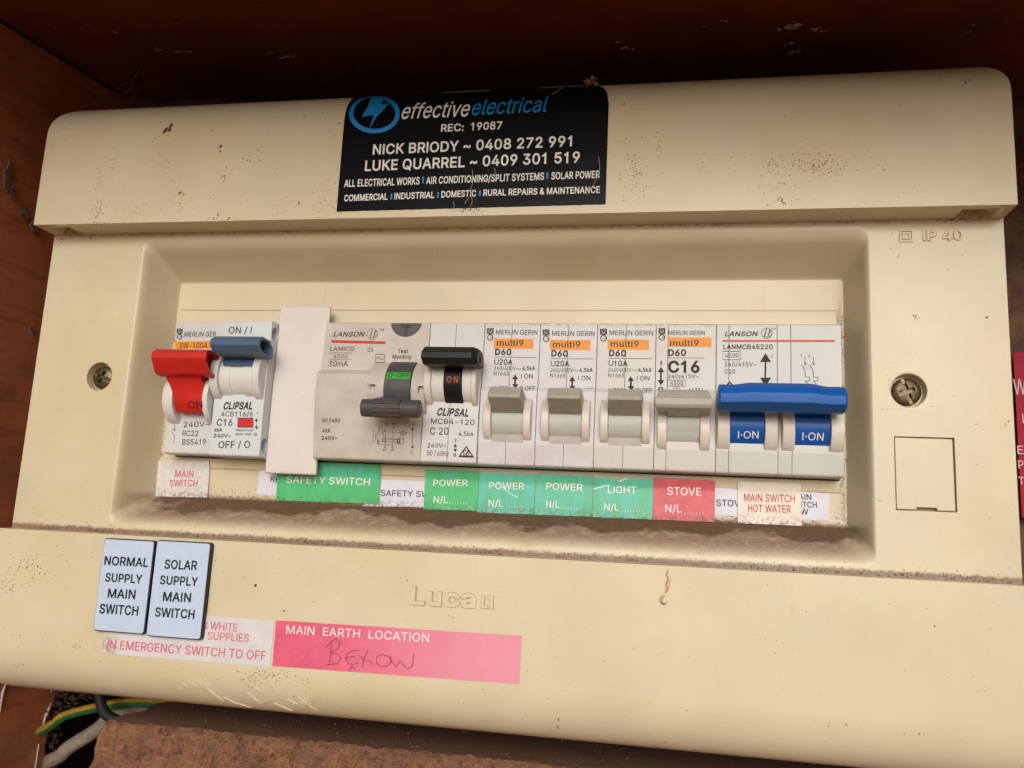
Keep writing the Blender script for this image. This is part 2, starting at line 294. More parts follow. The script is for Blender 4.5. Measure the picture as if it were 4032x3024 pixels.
def mesh_of(name, mb, origin=(0, 0, 0)):
    me = bpy.data.meshes.new(name)
    me.from_pydata([((x - origin[0]) * MM, (y - origin[1]) * MM, (z - origin[2]) * MM) for x, y, z in mb.v], [], mb.f)
    me.polygons.foreach_set('material_index', mb.mi)
    bm = bmesh.new(); bm.from_mesh(me); bmesh.ops.remove_doubles(bm, verts=bm.verts, dist=1e-7)
    bmesh.ops.recalc_face_normals(bm, faces=bm.faces); bm.to_mesh(me); bm.free(); me.update()
    return me
ORG = {}
def origin_of(parent):
    while parent is not None and parent.name not in ORG: parent = parent.parent
    return ORG[parent.name] if parent is not None else (0, 0, 0)
def smooth(o, on=True):
    o.data.polygons.foreach_set('use_smooth', [on] * len(o.data.polygons))
def obj(name, mb, m, parent=None, bevel=0.0, seg=2, smth=True, recalc=True, origin=None, **props):
    org = origin_of(parent) if parent is not None else (origin or (0, 0, 0))
    me = mb if isinstance(mb, bpy.types.Mesh) else mesh_of(name, mb, org)
    for q in (m if isinstance(m, (list, tuple)) else [m]): me.materials.append(q)
    o = bpy.data.objects.new(name, me); COL.objects.link(o)
    if parent is not None: o.parent = parent
    else: o.location = Vector(org) * MM; ORG[o.name] = org
    if bevel:
        b = o.modifiers.new('bevel', 'BEVEL'); b.width = bevel * MM; b.segments = seg; b.limit_method = 'ANGLE'; b.angle_limit = math.radians(14 if name in ('toggle_handle', 'toggle_bar', 'toggle_neck') and len(me.vertices) < 120 else 38); b.use_clamp_overlap = True
        smooth(o); w = o.modifiers.new('wn', 'WEIGHTED_NORMAL'); w.keep_sharp = True
    elif smth: smooth(o); me.set_sharp_from_angle(angle=math.radians(40))
    for k_, v_ in props.items(): o[k_] = v_
    return o
def thing(name, label, cat, loc, group=None):
    o = bpy.data.objects.new(name, None); COL.objects.link(o); o.location = Vector(loc) * MM; ORG[o.name] = tuple(loc); o.empty_display_size = 0.01
    o['label'] = label; o['category'] = cat
    if group: o['group'] = group
    return o
def carve(mb, cutters, name='carved', origin=(0, 0, 0)):
    """boolean difference baked into a plain mesh"""
    a_ = bpy.data.objects.new('a', mesh_of('a', mb)); COL.objects.link(a_); tmp = [a_]
    for c in cutters:
        b_ = bpy.data.objects.new('b', mesh_of('b', c)); COL.objects.link(b_); tmp.append(b_)
        q = a_.modifiers.new('x', 'BOOLEAN'); q.operation = 'DIFFERENCE'; q.solver = 'EXACT'; q.object = b_
    bpy.context.view_layer.update(); dg = bpy.context.evaluated_depsgraph_get()
    me = bpy.data.meshes.new_from_object(a_.evaluated_get(dg)); me.name = name
    me.transform(Matrix.Translation(-Vector(origin) * MM)); me.materials.clear()
    for t in tmp:
        d = t.data; bpy.data.objects.remove(t); bpy.data.meshes.remove(d)
    return me

# ------------------------------------------------------------ surfaces on which things are printed or stuck: y as a function of z
FL = 8.5
PROF = {
 'main': [(60, 0), (0, 0), (-9, 0)],
 '4cb': [(60, -2.6), (34, -2.6), (18.6, -2.9), (-9, -2.4)],
 'rcd': [(60, 0), (45, 0), (29, -1), (27.3, -4), (18, -4), (0, -1.5), (-9, -1.5)],
 'clip': [(60, 0), (32, -.2), (19, -2.2), (0, -2.0), (-9, -2)],
 'mg': [(60, 0), (24.5, -.2), (23.2, -1.3), (6.8, -1.3), (6, -.9), (0, -.4), (-9, -.4)],
 'floor': [(99, FL), (-99, FL)], 'panel': [(99, -7.8), (-99, -7.8)], 'plate': [(99, -20.2), (-99, -20.2)], 'wall': [(199, 50.6), (-199, 50.6)], 'step': [(99, 8.0), (-99, 8.0)],
}
PROF['lan'] = PROF['mg']
DRUM = {'dmain': (2.6, 18.5, 9.0), 'drcd': (2.5, 23, 9.6), 'dclip': (1.5, 26, 8.3), 'dlan': (3.2, 14.3, 7.2)}
def surf(name, x, z):
    if name == 'dmain':
        pts_ = ((25.8, -9.6), (24.2, -8.6), (22.2, -7.4), (20, -6.8), (18, -6.6), (16, -6.2), (14.3, -5.2), (13.4, -4.4), (0, -4))
        for (z0, y0), (z1, y1) in zip(pts_, pts_[1:]):
            if z0 >= z >= z1: return y0 + (y1 - y0) * (z0 - z) / (z0 - z1)
        return -4.4
    if name == 'hood':
        if z < 106: return -18
        d = min(z - 106, 15.95); return -2 - math.sqrt(256 - d * d)
    if name == 'low':
        if z > -61.4: return -18
        d = min(-61.4 - z, 15.95); return -2 - math.sqrt(256 - d * d)
    if name in DRUM:
        yc, zc, r = DRUM[name]; d = max(-r * .97, min(r * .97, z - zc)); return yc - math.sqrt(r * r - d * d)
    if name == 'floor' and -3.9 <= z <= 51.4 and -113.3 < x < 108.7: return 8.0
    pr = PROF[name]
    for (z0, y0), (z1, y1) in zip(pr, pr[1:]):
        if z0 >= z >= z1: return y0 + (y1 - y0) * (z0 - z) / (z0 - z1)
    return pr[-1][1]
GLYPHS = {
 '&': (448, ['197 -7 150 -2 110 12 78 34 54 62 39 96 34 133 37 163 47 189 63 213 85 235 140 279 216 335 237 352 255 375 262 405 258 427 245 445 226 457 201 461 168 453 145 431 139 416 137 399 145 363 169 327 204 284 438 0 364 0 171 231 121 293 87 344 78 370 75 398 79 430 91 458 109 481 134 499 165 510 200 513 235 510 266 499 290 482 308 459 320 433 324 404 315 362 291 325 256 293 154 217 128 195 110 174 100 154 97 131 100 108 109 87 124 70 143 57 166 49 193 46 223 50 251 59 278 75 301 95 321 121 336 151 346 186 349 224 408 224 405 180 397 144 371 92 345 62 333 47 305 23 271 7 234 -3']),
 ',': (188, ['38 -119 68 71 137 71 84 -119']),
 '-': (453, ['337 244 337 188 114 188 114 244']),
 '.': (188, ['95 -4 78 -1 63 9 53 24 50 41 53 59 63 73 78 83 95 87 113 83 128 73 138 59 141 41 138 24 128 9 113 -1']),
 '/': (249, ['235 533 71 -76 14 -76 178 533']),
 '0': (453, ['227 -7 174 1 130 24 95 62 69 113 53 178 48 254 53 330 69 395 95 447 130 484 174 508 227 516 279 508 323 484 358 447 384 395 400 330 405 254 400 178 384 113 359 62 323 24 279 1', '227 50 261 56 290 74 313 103 330 144 340 194 344 254 340 314 330 365 313 405 290 435 261 453 227 460 192 453 163 435 140 405 123 365 113 314 109 254 113 194 123 144 140 103 163 74 192 56']),
 '1': (453, ['76 0 76 55 391 55 391 0', '276 509 276 0 212 0 212 448 209 448 86 358 86 427 198 509']),
 '2': (453, ['64 0 64 47 234 229 282 282 311 327 318 348 320 371 317 397 308 419 293 436 273 449 250 457 224 460 196 457 172 447 153 433 139 413 130 390 127 362 66 362 71 405 86 442 111 473 143 496 182 511 225 516 268 511 306 497 337 474 361 445 376 411 381 372 378 345 371 318 357 290 336 259 267 180 153 60 153 57 389 57 389 0']),
 '3': (453, ['218 -7 173 -3 133 10 98 30 70 57 52 91 44 132 109 132 115 107 126 87 144 71 165 59 191 52 219 50 248 53 275 61 297 74 315 93 325 116 329 145 326 172 316 196 299 217 275 234 242 244 201 248 157 248 157 299 288 448 288 452 70 452 70 509 372 509 372 461 211 278 211 289 264 288 308 276 344 253 371 222 387 186 393 145 387 103 370 66 344 36 309 12 266 -2']),
 '4': (453, ['40 105 40 158 247 509 311 509 109 166 109 163 413 163 413 105', '282 0 282 121 282 146 282 318 343 318 343 0']),
 '5': (453, ['221 -7 178 -2 140 11 108 32 83 60 66 93 60 130 122 130 127 108 138 89 154 73 173 60 196 52 221 50 250 53 276 64 298 82 314 104 324 131 328 162 324 193 314 221 297 244 275 262 248 273 218 277 167 268 145 258 128 246 67 253 96 509 366 509 366 452 151 452 134 301 136 301 155 315 178 325 203 331 229 334 263 330 294 321 321 306 345 285 364 260 379 231 388 199 391 163 385 117 369 76 343 41 309 15 268 -1']),
 '6': (453, ['226 -7 182 -1 142 15 109 40 84 74 69 115 64 162 68 199 80 239 102 285 137 340 252 509 322 509 151 261 145 261 165 288 196 307 235 314 278 309 316 295 346 271 370 240 384 201 389 157 384 112 368 73 343 39 310 14 271 -2', '226 48 254 52 279 63 299 79 314 101 324 128 327 157 324 187 314 213 299 235 279 251 254 262 226 265 198 262 174 252 153 235 138 214 128 188 125 158 128 128 138 102 153 79 174 63 198 52']),
 '7': (453, ['97 0 323 448 323 452 62 452 62 509 391 509 391 449 165 0']),
 '8': (453, ['226 -7 178 -2 136 11 101 33 74 62 57 96 52 135 55 166 65 195 81 220 101 241 125 256 153 265 153 267 119 282 93 308 76 342 70 380 75 417 90 450 114 477 146 498 184 511 226 516 269 511 306 498 337 477 361 450 377 417 382 380 376 342 359 308 333 282 300 267 300 265 327 256 351 241 372 220 387 195 397 166 401 135 395 96 378 62 352 33 317 11 275 -2', '226 49 258 52 285 60 307 74 323 91 333 113 337 139 333 165 322 189 305 208 283 223 256 232 226 235 196 232 169 223 147 208 130 189 119 165 115 139 119 113 129 91 145 74 167 60 195 52', '226 290 252 292 274 300 293 313 307 330 316 351 319 376 316 399 308 420 294 437 275 449 252 457 226 460 200 457 177 449 159 437 145 420 136 399 133 376 136 351 145 330 159 313 178 300 201 292']),
 '9': (453, ['226 516 271 510 310 494 343 468 368 434 384 393 389 347 385 309 373 270 350 224 315 168 200 0 130 0 301 248 307 248 287 221 257 202 218 195 175 199 137 214 106 237 83 269 68 307 64 352 69 397 85 436 110 469 143 494 182 510', '226 460 199 457 174 446 154 429 138 407 129 381 125 352 129 322 138 295 154 274 174 257 199 247 226 243 254 247 279 257 299 273 314 295 324 321 327 350 324 381 314 407 299 429 279 446 254 457']),
 ':': (188, ['95 -4 78 -1 63 9 53 24 50 41 53 59 63 73 78 83 95 87 113 83 128 73 138 59 141 41 138 24 128 9 113 -1', '95 271 78 274 63 284 53 299 50 316 53 334 63 349 78 359 95 362 113 359 128 349 138 334 141 316 138 299 128 284 113 274']),
 'A': (480, ['16 0 201 509 276 509 463 0 395 0 287 302 264 372 232 478 245 478 213 371 191 302 85 0', '110 142 110 199 370 199 370 142']),
 'B': (456, ['60 0 60 509 241 509 289 504 329 491 359 469 381 442 394 410 398 374 395 344 387 320 373 301 356 286 315 267 315 262 339 257 363 245 385 227 402 203 414 173 418 136 413 100 400 67 377 39 344 18 301 4 247 0', '125 57 245 57 296 63 330 80 349 105 355 137 352 161 342 184 327 203 306 218 279 228 248 231 125 231', '125 285 238 285 265 288 288 296 308 309 323 326 333 348 336 372 330 403 313 429 283 446 240 452 125 452']),
 'C': (510, ['267 -7 205 1 150 25 104 63 70 115 48 179 40 254 48 329 70 393 104 445 150 484 205 508 267 516 305 513 340 504 373 490 402 471 427 447 448 418 463 385 473 348 408 348 401 373 389 395 357 428 315 449 267 456 223 450 184 432 150 403 125 364 109 314 103 254 109 194 125 145 151 105 184 76 223 59 267 53 315 60 357 81 389 114 408 160 473 160 463 124 448 91 428 62 402 38 373 19 341 5 305 -4']),
 'D': (502, ['219 0 96 0 96 57 215 57 272 63 318 81 354 110 379 149 394 198 399 255 394 312 379 361 354 399 320 428 275 446 221 452 93 452 93 509 225 509 294 501 353 478 399 441 433 391 455 329 462 255 455 181 433 119 398 68 351 31 291 8', '125 509 125 0 60 0 60 509']),
 'E': (419, ['60 0 60 509 372 509 372 452 125 452 125 286 355 286 355 229 125 229 125 57 375 57 375 0']),
 'F': (410, ['60 0 60 509 369 509 369 452 125 452 125 278 346 278 346 221 125 221 125 0']),
 'G': (520, ['269 -7 205 1 149 25 104 64 69 116 47 179 40 254 47 329 69 393 103 445 149 484 203 508 265 516 304 513 340 504 374 489 403 469 429 445 449 416 465 384 474 349 408 349 387 393 356 427 315 448 265 456 222 450 183 432 150 404 125 364 109 314 103 254 109 194 125 145 151 105 184 76 224 59 269 53 309 57 345 71 374 93 396 123 410 160 415 202 434 199 283 199 283 256 478 256 478 200 471 141 451 91 419 50 377 19 326 0']),
 'H': (517, ['60 0 60 509 125 509 125 289 392 289 392 509 457 509 457 0 392 0 392 232 125 232 125 0']),
 'I': (301, ['31 0 31 57 118 57 118 452 31 452 31 509 269 509 269 452 183 452 183 57 269 57 269 0']),
 'J': (396, ['185 -7 124 3 75 33 44 81 33 145 33 173 98 173 98 145 104 104 122 74 149 56 185 50 220 56 248 74 266 104 272 145 272 509 336 509 336 145 326 81 294 33 246 3']),
 'K': (467, ['104 145 104 216 139 261 174 303 212 344 364 509 448 509 231 276 228 276', '60 0 60 509 125 509 125 334 124 225 125 193 125 0', '372 0 188 259 228 309 449 0']),
 'L': (393, ['60 0 60 509 125 509 125 57 361 57 361 0']),
 'M': (628, ['60 0 60 509 152 509 277 187 287 159 299 123 311 84 322 49 307 49 318 83 330 121 342 158 352 187 476 509 568 509 568 0 504 0 504 291 504 327 505 369 506 413 507 457 513 457 498 409 482 363 467 322 456 291 342 0 286 0 170 291 159 321 145 361 129 408 112 457 119 457 120 416 121 372 122 328 122 291 122 0']),
 'N': (523, ['60 0 60 509 136 509 343 183 363 151 388 107 414 55 405 54 401 108 399 157 399 195 399 509 463 509 463 0 387 0 202 290 177 331 148 381 108 452 119 454 122 384 124 328 125 291 125 0']),
 'O': (533, ['267 -7 205 1 150 25 105 63 70 115 48 179 40 254 48 329 70 393 105 445 150 484 205 508 267 516 329 508 384 484 429 445 464 393 486 329 493 254 486 179 464 115 429 63 384 25 329 1', '267 53 310 59 349 76 383 105 408 144 425 194 430 254 425 314 408 365 383 404 349 433 310 450 267 456 223 450 184 433 151 404 125 364 109 314 103 254 109 194 125 144 151 105 184 76 223 59']),
 'P': (445, ['60 0 60 509 235 509 289 503 332 487 366 462 390 430 404 391 409 348 404 304 390 265 366 233 332 207 289 191 235 186 109 186 109 242 233 242 269 246 297 256 318 272 333 294 342 319 344 348 342 376 333 402 318 423 297 439 268 449 232 452 125 452 125 0']),
 'Q': (533, ['245 159 313 159 369 85 384 65 468 -48 401 -48 346 27 331 46', '267 -7 205 1 150 25 105 63 70 115 48 179 40 254 48 329 70 393 105 445 150 484 205 508 267 516 329 508 384 484 429 445 464 393 486 329 493 254 486 179 464 115 429 63 384 25 329 1', '267 53 310 59 349 76 383 105 408 144 425 194 430 254 425 314 408 365 383 404 349 433 310 450 267 456 223 450 184 433 151 404 125 364 109 314 103 254 109 194 125 144 151 105 184 76 223 59']),
 'R': (449, ['60 0 60 509 236 509 290 504 333 489 367 465 390 433 405 395 409 352 405 309 390 271 367 240 333 217 289 203 236 198 96 198 96 255 234 255 269 258 298 267 319 281 334 300 342 324 345 352 342 380 334 405 319 425 298 440 269 449 233 452 125 452 125 0', '353 0 230 229 303 229 428 0']),
 'S': (447, ['224 -9 172 -4 128 9 91 31 64 60 46 96 38 137 104 137 110 110 123 88 142 71 166 59 194 52 224 49 257 52 286 60 311 74 329 92 341 114 346 139 342 161 332 179 316 193 296 205 245 222 184 239 128 260 86 289 60 326 52 372 58 413 75 448 102 476 138 498 180 511 227 516 275 511 316 498 351 476 377 449 394 415 401 378 337 378 326 412 302 437 267 453 225 459 194 456 167 448 145 435 129 418 118 398 115 376 119 352 131 334 148 319 169 308 212 293 264 279 312 264 359 238 379 220 395 198 405 171 408 139 403 99 386 64 360 34 323 11 278 -4']),
 'T': (449, ['32 452 32 509 417 509 417 452 257 452 257 0 193 0 193 452']),
 'U': (517, ['259 -8 203 -2 154 15 114 43 85 80 66 124 60 173 60 509 124 509 124 178 128 144 141 113 160 87 187 68 220 56 259 52 298 56 331 68 357 87 377 113 389 144 393 178 393 509 457 509 457 173 451 124 433 80 403 43 363 15 315 -2']),
 'V': (480, ['204 0 16 509 84 509 192 206 215 137 248 31 235 31 267 138 290 206 395 509 463 509 278 0']),
 'W': (686, ['155 0 16 509 82 509 163 196 175 145 187 94 197 40 189 40 200 94 211 145 224 196 306 509 380 509 462 196 474 145 486 94 497 40 488 40 499 94 510 145 523 196 603 509 670 509 530 0 455 0 368 323 351 391 336 475 350 475 335 395 318 323 230 0']),
 'X': (474, ['18 0 217 284 217 236 29 509 104 509 178 400 204 361 223 329 243 292 232 292 252 329 272 361 298 400 374 509 446 509 259 239 259 287 456 0 382 0 292 129 268 165 250 195 230 231 244 231 225 196 206 166 182 129 91 0']),
 'Y': (472, ['203 0 203 208 16 509 91 509 192 344 222 292 250 230 224 230 251 293 280 344 381 509 455 509 268 208 268 0']),
 'Z': (438, ['42 0 42 46 273 385 306 431 341 476 348 454 285 452 223 452 40 452 40 509 397 509 397 462 169 129 134 81 97 33 90 54 152 57 214 57 399 57 399 0']),
 'a': (389, ['160 -9 126 -5 94 5 68 22 48 45 35 73 30 108 34 138 43 161 58 179 78 193 125 211 178 220 234 227 265 235 273 243 276 255 276 257 273 279 267 297 256 311 240 322 220 329 196 331 171 329 149 322 118 301 100 274 41 291 57 322 79 346 104 364 133 375 163 382 194 384 239 379 286 360 306 343 322 320 333 290 337 251 337 0 277 0 277 52 272 52 252 25 215 1 190 -6', '170 45 202 49 228 59 248 74 263 93 272 115 276 138 276 190 259 182 231 176 200 171 175 168 134 159 117 150 103 139 95 124 92 105 94 87 102 72 114 61 130 52']),
 'b': (424, ['229 -8 198 -5 172 4 138 31 118 59 112 59 112 0 53 0 53 509 114 509 114 319 118 319 137 346 171 373 197 381 229 384 274 378 313 361 345 332 370 293 385 245 390 189 385 133 370 84 346 45 313 16 274 -2', '220 47 253 51 279 66 301 88 316 117 325 151 328 189 325 227 316 261 301 290 280 311 253 325 220 330 188 325 161 312 140 291 125 263 116 229 113 189 116 150 125 115 140 86 162 65 188 51']),
 'c': (396, ['207 -8 159 -2 117 16 82 46 56 85 40 133 34 187 40 243 56 291 82 330 117 360 159 378 207 384 260 377 305 356 340 322 362 277 303 262 290 289 270 311 242 325 207 330 173 325 145 310 124 287 108 258 99 224 96 187 99 151 108 117 124 89 145 66 173 51 207 46 243 52 271 66 292 89 304 117 363 102 354 78 341 56 306 21 261 -1']),
 'd': (424, ['195 -8 151 -2 111 16 79 45 55 84 39 133 34 189 39 245 55 293 79 332 112 361 151 378 196 384 228 381 253 373 287 346 306 319 311 319 311 509 372 509 372 0 313 0 313 59 307 59 287 31 252 4 227 -5', '205 47 236 51 263 65 284 86 299 115 309 150 312 189 309 229 300 263 284 291 263 312 237 325 205 330 172 325 145 311 124 290 108 261 99 227 96 189 99 151 109 117 124 88 145 66 172 51']),
 'e': (404, ['212 -8 161 -2 117 16 82 46 56 85 40 132 34 187 39 242 55 290 81 329 115 359 157 378 205 384 236 382 266 374 294 361 319 341 341 315 357 282 368 242 371 194 371 169 75 169 75 221 338 221 310 202 307 237 298 269 283 294 263 314 237 326 205 330 173 326 146 313 125 294 109 270 99 241 96 211 96 178 100 139 110 106 128 80 151 61 179 50 212 46 254 53 285 73 306 105 365 91 353 63 335 39 311 19 283 4 249 -5']),
 'f': (254, ['228 379 228 327 6 327 6 379', '81 0 81 432 84 461 96 486 113 505 135 519 161 527 187 530 222 527 243 521 227 468 215 472 195 474 171 470 154 460 145 443 142 419 142 0']),
 'g': (425, ['207 -151 168 -148 134 -140 105 -127 82 -110 64 -91 51 -69 101 -41 122 -66 154 -88 178 -95 207 -97 249 -92 282 -75 304 -47 311 -6 311 68 306 68 287 41 252 16 227 8 195 5 152 10 113 27 80 53 55 90 39 136 34 191 39 246 55 293 80 332 112 361 152 378 196 384 228 382 253 373 288 346 308 319 313 319 313 379 372 379 372 -9 367 -54 350 -90 324 -117 291 -136 251 -147', '205 59 237 63 264 75 285 95 300 121 309 154 312 193 309 231 300 264 285 291 264 312 237 325 205 330 172 325 145 312 124 290 109 262 99 229 96 193 99 155 109 123 124 96 145 76 172 63']),
 'h': (410, ['114 227 114 0 53 0 53 509 114 509 114 287 102 287 124 332 152 362 187 379 227 384 264 380 295 369 321 349 341 321 353 285 357 240 357 0 296 0 296 235 290 275 273 304 246 323 210 329 184 326 161 317 141 303 126 283 117 257']),
 'i': (167, ['53 0 53 379 114 379 114 0', '84 443 67 446 54 455 44 468 41 483 44 499 54 512 67 521 84 524 100 521 114 512 123 499 126 483 123 468 114 455 100 446']),
 'j': (167, ['53 379 114 379 114 -30 111 -63 102 -90 86 -113 65 -129 37 -139 4 -143 -10 -143 -10 -87 2 -87 25 -83 40 -72 50 -54 53 -29', '83 443 67 446 53 455 44 468 41 483 44 499 53 512 67 521 83 524 100 521 114 512 123 499 126 483 123 468 114 455 100 446']),
 'k': (381, ['110 137 110 212 121 212 284 379 360 379 184 199 177 199', '53 0 53 509 114 509 114 0', '294 0 148 186 191 229 372 0']),
 'l': (189, ['139 -2 101 3 74 20 58 47 53 84 53 509 114 509 114 99 115 77 120 62 130 54 146 52 160 53 170 54 181 3 162 -1']),
 'm': (610, ['53 0 53 379 112 379 112 295 108 295 118 323 132 346 151 363 172 376 195 384 219 386 257 380 287 361 309 331 321 295 312 295 322 321 337 343 357 361 381 375 407 383 437 386 468 383 497 372 522 354 541 328 553 296 557 255 557 0 496 0 496 254 490 289 473 313 447 326 419 330 395 328 374 320 358 307 345 290 338 270 335 247 335 0 274 0 274 260 269 288 253 311 229 326 199 330 178 328 158 320 140 307 126 289 117 266 114 238 114 0']),
 'n': (410, ['114 227 114 0 53 0 53 379 112 379 112 287 102 287 124 332 152 362 187 379 227 384 264 380 295 369 321 349 341 321 353 285 357 240 357 0 296 0 296 235 290 275 273 304 246 323 210 329 184 326 161 317 141 303 126 283 117 257']),
 'o': (415, ['207 -8 159 -2 117 16 82 46 56 85 40 133 34 187 40 243 56 291 82 330 117 360 159 378 207 384 256 378 299 360 333 330 359 291 376 243 381 187 376 133 359 85 333 46 299 16 256 -2', '207 46 242 51 270 66 292 89 307 117 316 151 319 187 316 224 307 258 292 287 270 310 242 325 207 330 173 325 145 310 124 287 108 258 99 224 96 187 99 151 108 117 124 89 145 66 173 51']),
 'p': (424, ['53 -143 53 379 112 379 112 319 118 319 137 346 171 373 197 381 229 384 274 378 313 361 345 332 370 293 385 245 390 189 385 133 370 84 346 45 313 16 274 -2 229 -8 198 -5 173 4 138 31 118 59 114 59 114 -143', '220 47 253 51 279 66 301 88 316 117 325 151 328 189 325 227 316 261 301 290 280 311 253 325 220 330 188 325 161 312 140 291 125 263 116 229 113 189 116 150 125 115 140 86 162 65 188 51']),
 'q': (424, ['372 -143 311 -143 311 59 306 59 287 31 252 4 227 -5 195 -8 151 -2 111 16 79 45 55 84 39 133 34 189 39 245 55 293 79 332 112 361 151 378 196 384 228 381 253 373 287 346 307 319 313 319 313 379 372 379', '205 47 236 51 263 65 284 86 299 115 309 150 312 189 309 229 300 263 284 291 263 312 237 325 205 330 172 325 145 311 124 290 108 261 99 227 96 189 99 151 109 117 124 88 145 66 172 51']),
 'r': (259, ['53 0 53 379 112 379 112 321 115 321 130 347 152 367 181 380 213 385 229 384 243 384 243 322 230 324 207 326 182 323 159 315 140 301 126 284 117 262 114 237 114 0']),
 's': (365, ['182 -8 145 -5 112 3 84 18 62 38 45 63 36 94 94 107 105 79 124 60 150 49 181 45 217 50 244 62 262 81 268 103 265 121 254 136 237 147 212 155 149 170 104 186 72 208 53 237 47 274 51 305 65 332 87 354 115 370 149 381 187 384 223 381 254 372 279 358 299 339 314 316 324 290 268 277 258 298 243 316 219 328 187 333 156 329 131 317 114 299 109 277 112 258 124 243 144 232 172 223 229 209 275 194 306 171 325 142 331 107 326 75 312 47 290 24 260 6 223 -5']),
 't': (227, ['204 379 204 327 6 327 6 379', '65 471 126 471 126 98 128 76 136 61 150 53 170 50 185 51 202 54 213 2 192 -3 168 -4 125 2 92 21 72 52 65 93']),
 'u': (410, ['182 -5 146 -1 115 11 89 31 69 59 57 95 53 139 53 379 114 379 114 144 119 105 137 75 164 56 200 50 226 53 249 62 268 77 283 97 293 122 296 153 296 379 357 379 357 0 298 0 298 92 307 92 286 47 257 17 222 0']),
 'v': (389, ['163 0 17 379 84 379 165 155 187 87 206 21 184 21 203 87 224 155 305 379 371 379 226 0']),
 'w': (567, ['138 0 23 379 87 379 133 214 154 137 175 41 165 41 186 135 206 214 252 379 316 379 362 214 382 136 402 41 391 41 413 135 434 214 480 379 545 379 429 0 368 0 319 172 305 225 291 280 277 338 291 338 277 280 263 225 248 172 199 0']),
 'x': (379, ['21 0 171 218 171 171 29 379 100 379 147 306 179 253 207 206 175 206 202 253 233 306 282 379 352 379 209 169 209 214 358 0 287 0 231 85 200 136 173 182 205 182 178 136 148 85 91 0']),
 'y': (389, ['47 -139 61 -86 71 -87 104 -89 118 -84 130 -74 141 -58 151 -36 163 -1 17 379 84 379 165 155 187 87 206 21 184 21 202 87 224 155 305 379 371 379 204 -58 177 -107 159 -124 139 -136 117 -143 91 -145 65 -143']),
 'z': (380, ['42 0 42 46 254 320 254 323 48 323 48 379 333 379 333 331 126 60 126 56 339 56 339 0']),
 '~': (453, ['52 150 55 188 66 218 82 240 103 255 127 263 151 266 175 264 197 256 246 221 275 198 299 192 318 196 332 207 341 226 344 253 400 253 397 215 386 185 370 163 349 148 326 139 301 137 276 139 254 148 207 182 177 204 154 210 136 207 121 196 111 178 108 150']),
 '·': (196, ['98 196 81 200 66 210 56 224 52 242 56 259 66 274 81 284 98 287 116 284 130 274 140 259 144 242 140 224 130 210 116 200']),
}
